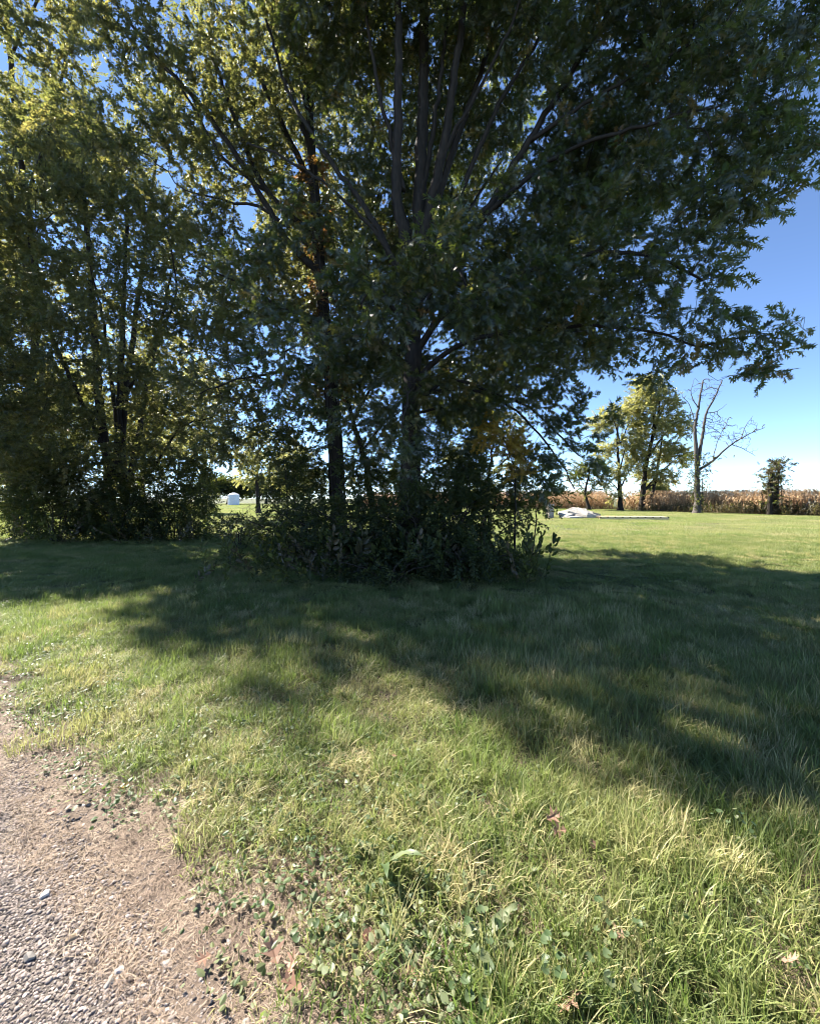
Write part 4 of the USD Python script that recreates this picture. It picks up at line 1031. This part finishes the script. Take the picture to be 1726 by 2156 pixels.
def blades(r, n, size, hgt, wid, lean, curve, segs=3, flat=0.0, clump=0):
    """n grass blades in a square patch of that size."""
    if clump:
        c = r.uniform(-size / 2, size / 2, (clump, 2))
        xy = c[r.integers(0, clump, n)] + r.normal(0, size * .06, (n, 2))
    else:
        xy = r.uniform(-size / 2, size / 2, (n, 2))
    h = r.uniform(*hgt, n) * r.uniform(.7, 1.1, n); w = r.uniform(*wid, n)
    a = r.uniform(0, 6.28, n)
    ln = np.abs(r.normal(0, lean, n)) + flat
    cv = np.abs(r.normal(0, curve, n))
    t = np.linspace(0, 1, segs + 1)
    th = ln[:, None] + cv[:, None] * t[None]           # angle from the vertical along the blade
    th = np.minimum(th, 2.1)
    dx = np.sin(th) * h[:, None] / segs; dz = np.cos(th) * h[:, None] / segs
    X = np.concatenate([np.zeros((n, 1)), np.cumsum(dx[:, :-1], 1)], 1); Z = np.concatenate([np.zeros((n, 1)), np.cumsum(dz[:, :-1], 1)], 1)
    Z = np.maximum(Z, .004 + .004 * r.random((n, 1)))
    Z[:, 0] = -.01
    ca, sa = np.cos(a)[:, None], np.sin(a)[:, None]
    P = np.stack([xy[:, :1] + X * ca, xy[:, 1:] + X * sa, Z], -1)
    tw = a + math.pi / 2 + r.normal(0, .5, n)
    side = np.stack([np.cos(tw), np.sin(tw), np.zeros(n)], -1)[:, None] * (w[:, None] / 2 * np.array([.8, 1, .75, 0][:segs] + [0])[None] if segs == 3 else w[:, None] / 2 * np.linspace(1, 0, segs + 1)[None])[..., None]
    Lp, Rp = P - side, P + side
    Rp = Rp[:, :-1]
    nv = 2 * segs + 1
    V = np.concatenate([Lp, Rp], 1).reshape(-1, 3)
    F = []
    for s in range(segs):
        l0, l1, r0 = s, s + 1, segs + 1 + s
        F.append((l0, r0, l1))
        if s < segs - 1:
            F.append((r0, r0 + 1, l1))
    F = (np.array(F)[None] + (np.arange(n) * nv)[:, None, None]).reshape(-1, 3)
    return V, F


def scatter(ymin, ymax, cell, r, margin=1.16):
    """Jittered grid of places in the widening strip that the picture takes in, and a little beside it."""
    xs = np.arange(-ymax * margin - 1, ymax * margin + 1, cell); ys = np.arange(ymin, ymax, cell)
    X, Y = np.meshgrid(xs, ys)
    X = X.ravel() + r.uniform(-.5, .5, X.size) * cell; Y = Y.ravel() + r.uniform(-.5, .5, Y.size) * cell
    k = np.abs(X) < np.abs(Y) * margin + .8
    return X[k], Y[k]


def lay(name, protos, x, y, sc, label, cat, r, tilt=.12):
    n = len(x)
    M = yaw(r.uniform(0, 6.28, n))
    M = Rot.from_rotvec(np.column_stack([r.normal(0, tilt, n), r.normal(0, tilt, n), np.zeros(n)])).as_matrix() @ M
    instancer('/World', name, protos, r.integers(0, len(protos), n), np.column_stack([x, y, height(x, y)]), M, sc, label, cat)


# long uneven grass of the near bank
tall = [blades(rg, 260, .30, (.05, .17), (.0022, .0048), .6, 1.5, clump=14) for _ in range(4)] + [blades(rg, 170, .32, (.08, .22), (.0022, .0046), .65, 1.7, clump=8) for _ in range(2)]
x, y = scatter(.7, 7.0, .135, rg)
s = sdist(x, y)
k = rg.random(len(x)) < smooth(s + (nz(x, y, 2.5, 42) - .5) * .35, .84, 1.35) * (.55 + .7 * (nz(x, y, 1.3, 41) - .3)) * (1 - smooth(y, 5.0, 7.0))
x, y = x[k], y[k]
hn = .55 + .75 * smooth(nz(x, y, .9, 43), .3, .75)
lay('tall_grass', [(m, 'grass_blade') for m in tall], x, y, np.column_stack([np.ones(len(x)), np.ones(len(x)), hn * (.7 + .3 * smooth(x, -1, 1.5))]), 'long uneven grass of the near bank, part sunlit and part shaded', 'grass', rg)
# mown but shaggy lawn
lawn = [blades(rg, 560, .5, (.04, .10), (.0028, .0055), .7, 1.4) for _ in range(4)]
x, y = scatter(.8, 17, .27, rg)
s = sdist(x, y)
k = rg.random(len(x)) < smooth(s, .75, 1.35) * 1.0
x, y = x[k], y[k]
hn = .7 + .8 * smooth(nz(x, y, .7, 47), .3, .75)
lay('lawn_grass', [(m, 'lawn_blade') for m in lawn], x, y, np.column_stack([np.ones(len(x)), np.ones(len(x)), hn]), 'shaggy lawn grass spreading under the trees', 'grass', rg)
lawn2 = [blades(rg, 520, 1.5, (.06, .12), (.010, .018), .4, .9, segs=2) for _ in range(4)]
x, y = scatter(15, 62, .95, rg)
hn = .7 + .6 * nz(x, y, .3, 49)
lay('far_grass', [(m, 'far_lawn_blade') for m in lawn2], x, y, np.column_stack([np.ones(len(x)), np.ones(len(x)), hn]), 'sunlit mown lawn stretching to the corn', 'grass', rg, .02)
lawn3 = [blades(rg, 600, 4, (.08, .14), (.03, .05), .4, .9, segs=2) for _ in range(3)]
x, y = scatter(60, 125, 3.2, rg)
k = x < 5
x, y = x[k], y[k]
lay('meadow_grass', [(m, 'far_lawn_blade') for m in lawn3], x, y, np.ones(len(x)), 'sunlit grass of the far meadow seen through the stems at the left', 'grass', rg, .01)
# dry clippings on the verge and between the green blades
dry = [blades(rg, 520, .32, (.02, .075), (.0009, .0022), .3, .6, flat=1.2) for _ in range(5)]
x, y = scatter(.7, 6.5, .12, rg)
s = sdist(x, y) + (nz(x, y, 1.5, 53) - .5) * .4
pr = smooth(s, .56, .82) * (1 - .62 * smooth(s, 1.0, 1.7)) * (1 - smooth(s, 2.6, 4.2)) + .05 * smooth(s, .1, .4)
k = rg.random(len(x)) < pr
x, y = x[k], y[k]
x2, y2 = scatter(.7, 5, .075, rg)
s2 = sdist(x2, y2) + (nz(x2, y2, 2.2, 57) - .5) * .3
k2 = rg.random(len(x2)) < smooth(s2, .62, .86) * (1 - smooth(s2, .95, 1.25))
x, y = np.concatenate([x, x2[k2]]), np.concatenate([y, y2[k2]])
lay('dry_grass', [(m, 'straw') for m in dry], x, y, rg.uniform(.8, 1.2, len(x)), 'dry straw coloured grass clippings along the road edge', 'dry grass', rg, .05)

# creeping ground cover with small broad leaves


def runner(r, n=11):
    ms = []
    for k in range(n):
        a = r.uniform(0, 6.28); d = r.uniform(0, .13); z = r.uniform(.02, .06)
        v, f = ovate(r, r.uniform(.24, .42), .3)
        L = r.uniform(.014, .030)
        M = frame((math.cos(a), math.sin(a), r.normal(-.05, .3)), roll=r.normal(0, .45))
        ms.append((v * L @ M.T + [math.cos(a) * d, math.sin(a) * d, z], f))
    return cat_meshes(ms)


run = [runner(rg) for _ in range(6)]
x, y = scatter(.7, 7.5, .085, rg)
s = sdist(x, y) + (nz(x, y, 1.7, 59) - .5) * .6
left = smooth(-x, -.6, 1.2)
clump = smooth(nz(x, y, 3.4, 71), .34, .54)
pr = smooth(s, .74, 1.0) * (1 - smooth(s, 1.35, 2.1)) * (.55 + .9 * left) * (.15 + .85 * clump) + .10 * clump * smooth(s, 1, 1.4) * (1 - smooth(s, 2.2, 3.2))
k = rg.random(len(x)) < pr
x, y = x[k], y[k]
n = len(x)
instancer('/World', 'ground_cover', [(m, 'weed_leaf') for m in run], rg.integers(0, 6, n), np.column_stack([x, y, height(x, y)]), yaw(rg.uniform(0, 6.28, n)), rg.uniform(.7, 1.3, n),
          'creeping ground cover with small rounded leaves between road verge and grass', 'ground cover')

# ---------------------------------------------------------------- gravel of the road surface


def pebble(r, sub=1):
    m = trimesh.creation.icosphere(sub)
    v = np.array(m.vertices)
    v = v * (1 + .35 * (meshkit.noise(v * 1.3 + r.uniform(0, 50, 3))[:, None] - .5)) * [1, r.uniform(.6, .95), r.uniform(.4, .65)]
    return v, np.array(m.faces)


peb = [pebble(rg) for _ in range(16)]
n = 84000
tt = rg.uniform(.6, 3.9, n); ss = rg.uniform(0.0, .95, n)
p = ROAD_N[None] * ss[:, None] - ROAD_T[None] * tt[:, None]
k = (rg.random(n) < .97 * (1 - smooth(ss, .54, .80)) + .05 * (1 - smooth(ss, .8, .95))) & (p[:, 1] > .9) & (p[:, 0] > -p[:, 1] * 1.1 - .2)
p, n = p[k], int(k.sum())
sc = np.exp(rg.normal(math.log(.0041), .34, n))
z = np.where(sdist(p[:, 0], p[:, 1]) < .6, .0, height(p[:, 0], p[:, 1]) + .012)
instancer('/World', 'gravel', [(m, f'pebble_{k % 8:03d}') for k, m in enumerate(peb)], rg.choice(16, n, p=np.tile([.08, .15, .22, .22, .16, .09, .05, .03], 2) / 2), np.column_stack([p, z + sc * .18]), Rot.from_euler('zx', np.column_stack([rg.uniform(0, 6.28, n), rg.normal(0, .35, n)])).as_matrix(), sc,
          'small grey stone chippings bedded in the road surface', 'gravel')


def on_ground(px, py):
    Y = EYE * FP / (py - HY)
    x = (px - CX) / FP * Y
    for _ in range(4):
        h = float(height(x, Y)); Y = (EYE - h) * FP / (py - HY); x = (px - CX) / FP * Y
    return np.array([x, Y, float(height(x, Y))])


STONES = [  # px, py, size in px, material, label
    (213, 1884, 22, 'stone_tan', 'large tan stone with a flat top on the verge'),
    (318, 2001, 18, 'stone_tan', 'rounded brown pebble between the white stones and the road'),
    (349, 2013, 22, 'stone_white', 'white angular stone, upper one of the pair on the verge'),
    (348, 2038, 24, 'stone_white', 'white angular stone, lower one of the pair on the verge'),
    (416, 2054, 20, 'stone_white', 'white faceted stone beside the pinkish dead leaves'),
    (481, 1990, 19, 'stone_white', 'white stone highest on the verge, beside the weeds'),
    (251, 2057, 17, 'stone_white', 'pale stone at the rim of the road, lower left of the brown pebble'),
    (230, 2090, 16, 'stone_grey', 'grey stone on the road near the bottom edge'),
    (175, 1700, 13, 'stone_white', 'pale oval stone far up the verge'),
    (92, 1715, 13, 'stone_grey', 'grey flat stone on the road near the left edge'),
    (62, 2045, 19, 'stone_grey', 'grey stone at the bottom left of the road'),
    (545, 2125, 15, 'stone_grey', 'small grey stone close to the bottom edge among dry grass'),
    (95, 1900, 15, 'stone_white', 'white flat stone on the road near the left edge'),
    (265, 1838, 13, 'stone_white', 'small white stone on the dry clippings'),
    (150, 1995, 16, 'stone_tan', 'flat tan stone in the middle of the road surface'),
    (390, 2120, 15, 'stone_white', 'small white stone at the bottom of the verge'),
]
for px, py, sz, mt, lb in STONES:
    c = on_ground(px, py)
    if sdist(c[0], c[1]) < .6:
        c[2] = max(c[2], .0)
    R_ = sz / FP * np.linalg.norm(c - [0, 0, EYE]) * .4
    pth = thing('stone', c + [0, 0, R_ * .25], lb, 'stone', 'stones along the road verge', rz=float(rg.uniform(0, 360)))
    q = rg.normal(size=(22, 3)); q /= np.linalg.norm(q, axis=1, keepdims=True)
    hull = trimesh.convex.convex_hull(q * rg.uniform(.8, 1.0, (22, 1)) * [1, .78, .55])
    v = np.array(hull.vertices); v *= R_ * 1.0 / np.abs(v).max()
    part(pth, 'body', (v, np.array(hull.faces)), mt)

# ---------------------------------------------------------------- fallen leaves


def dead(r, shape):
    v, f = lobed(OAK, r, -.5, .35) if shape == 'oak' else ovate(r, .4, -.5)
    v = v.copy(); v[:, 2] += .5 * (v[:, 0] - .5) ** 2 + .35 * np.sin(v[:, 1] * 5 + 1) * .3
    return v, f


LEAVES = [
    (1150, 1755, .10, 'oak', 'dead_leaf', 'pinkish brown fallen oak leaf standing up in the sunlit grass'),
    (1192, 1775, .09, 'oak', 'dead_leaf', 'orange brown fallen leaf just right of the upright pinkish one'),
    (1222, 2138, .11, 'oak', 'dead_leaf', 'large brown fallen oak leaf at the bottom edge among round leaves'),
    (1318, 2008, .07, 'oak', 'dead_leaf', 'tan fallen leaf in the dark hollow of the grass'),
    (585, 2050, .10, 'oak', 'dead_leaf', 'curled pinkish leaf beside the white faceted stone'),
    (610, 2075, .08, 'oak', 'dead_leaf', 'crumpled brown leaf at the lower verge beside weeds'),
    (858, 2055, .08, 'oak', 'dead_leaf', 'reddish fallen leaf below the dock plant'),
    (790, 1985, .06, 'ovate', 'dead_leaf', 'small tan leaf in the dry grass under the dock plant'),
    (632, 2110, .10, 'oak', 'dead_leaf', 'dark brown rolled leaf at the bottom edge'),
    (1650, 2070, .07, 'oak', 'dead_leaf', 'reddish leaf deep in the shaded grass at the lower right'),
    (272, 1660, .06, 'ovate', 'oak_yellow', 'small bright yellow leaf on the ground cover'),
    (288, 1572, .06, 'ovate', 'oak_yellow', 'yellow leaf far up the bank in the ground cover'),
    (97, 1722, .05, 'ovate', 'dead_leaf', 'dark brown leaf lying on the road verge'),
    (440, 2030, .07, 'oak', 'dead_leaf', 'pink brown leaf lying by the lowest white stone'),
    (1245, 1795, .05, 'ovate', 'dead_leaf', 'short brown leaf behind the orange one in the grass'),
    (830, 1610, .05, 'oak', 'dead_leaf', 'small dark red leaf in the sunlit grass below the shade'),
]
for px, py, L, shp, mt, lb in LEAVES:
    c = on_ground(px, py)
    sx = sdist(c[0], c[1])
    up = .055 if sx > 1.2 else .02
    pth = thing('fallen_leaf', c + [0, 0, up], lb, 'leaf', 'fallen leaves on the verge and in the grass', rz=float(rg.uniform(0, 360)))
    v, f = dead(rg, shp)
    v = v * L * .9 @ Rot.from_euler('xy', [rg.normal(0, 25), rg.normal(-20, 20)], degrees=True).as_matrix().T
    part(pth, 'blade', (v, f), mt)

# ---------------------------------------------------------------- broad-leaved weeds one can tell apart


def long_leaf(r, L, W, rise, droop_):
    t = np.linspace(0, 1, 8)
    w = W / 2 * np.sin(np.pi * np.clip(t, .04, 1) ** .75) ** .9
    x = L * t; z = rise * L * t - droop_ * L * t * t
    wav = .12 * W * np.sin(t * 14 + r.uniform(0, 6))
    V = np.vstack([np.column_stack([x, w, z + w * .35 + wav]), np.column_stack([x, 0 * x, z]), np.column_stack([x, -w, z + w * .35 - wav])])
    F = []
    for i in range(7):
        for o in (0, 8):
            F += [(o + i, o + 8 + i, o + i + 1), (o + i + 1, o + 8 + i, o + 9 + i)]
    return V, np.array(F)


def dock(px, py, n, L, W, label, name='dock_plant', rise=(.5, 1.3)):
    c = on_ground(px, py)
    pth = thing(name, c, label, 'weed', 'leafy rosettes in the near grass', rz=float(rg.uniform(0, 360)))
    for k in range(n):
        a = k / n * 6.28 + rg.normal(0, .3)
        v, f = long_leaf(rg, L * rg.uniform(.7, 1.15), W * rg.uniform(.8, 1.2), rg.uniform(*rise), rg.uniform(.3, .9))
        m = np.array([[math.cos(a), -math.sin(a), 0], [math.sin(a), math.cos(a), 0], [0, 0, 1]])
        part(pth, 'leaf', (v @ m.T + [0, 0, .01], f), 'weed_leaf', True)


dock(806, 1832, 7, .19, .034, 'upright rosette of long narrow leaves in the sunlit grass')
dock(845, 2005, 5, .12, .035, 'broad leaved plantain close above the reddish fallen leaf', 'plantain', (.2, .8))
dock(1010, 2000, 5, .17, .035, 'low rosette with a long dark leaf beside the round leaves', 'plantain', (.2, .8))
dock(470, 1610, 6, .14, .03, 'small rosette on the lit bank beside the ground cover', 'plantain', (.3, .9))
dock(345, 1560, 6, .14, .03, 'grassy rosette highest on the lit bank at the left', 'plantain', (.4, 1.1))


def round_leaf(r, R_):
    a = np.linspace(.35, 2 * math.pi - .35, 11)
    rad = R_ * (.92 + .1 * np.cos(3 * a + 1)) * (1 - .25 * np.exp(-(np.abs(a - math.pi)) ** 2 * 1.2) * -.3)
    rim = np.column_stack([-np.cos(a) * rad * 1.0, np.sin(a) * rad, .28 * R_ * np.ones(11) + r.normal(0, .05 * R_, 11)])
    V = np.vstack([[0, 0, 0], rim])
    return V, np.array([(0, i + 1, i) for i in range(1, 11)])


def violet(px, py, n, R_, label, spread=.09, hgt=.1):
    c = on_ground(px, py)
    pth = thing('violet_plant', c, label, 'weed', 'round leaved weeds in the near grass')
    for k in range(n):
        a = rg.uniform(0, 6.28); d = spread * math.sqrt(rg.random()); z = hgt * rg.uniform(.5, 1.1)
        tip = np.array([math.cos(a) * d, math.sin(a) * d, z])
        v, f = round_leaf(rg, R_ * .62 * rg.uniform(.7, 1.2))
        M = frame((math.cos(a), math.sin(a), rg.normal(-.2, .2)), roll=rg.normal(0, .25))
        lf = part(pth, 'leaf', (v @ M.T + tip, f), 'weed_leaf', True)
        part(lf, 'stalk', tube([tip * [.2, .2, 0], tip * [.6, .6, .6], tip], .0016, 3), 'weed_leaf')


violet(1030, 2050, 15, .028, 'clump of round leaves right of centre near the bottom edge', .10, .13)
violet(660, 1975, 9, .024, 'grey green clump of round leaves on the dry verge', .07, .06)
violet(1190, 2090, 12, .027, 'round leaves just left of the large brown leaf at the bottom', .09, .12)
violet(1310, 2120, 6, .027, 'few pale round leaves at the bottom edge right of the large brown leaf', .06, .12)
violet(1300, 1990, 12, .024, 'leafy clump in the dark hollow of the long grass', .11, .12)
violet(960, 1920, 8, .02, 'small round leaved clump between dock plant and the hollow', .08, .08)
violet(985, 2120, 10, .026, 'lowest left clump of round leaves at the bottom edge', .09, .1)
violet(1540, 1790, 12, .017, 'clover like leaves standing in the half shaded grass at the right', .1, .16)
violet(980, 1690, 16, .015, 'patch of tiny grey green leaves in the middle of the sunlit grass', .14, .1)
violet(730, 1960, 7, .022, 'small weed with round leaves left of the plantain', .07, .06)
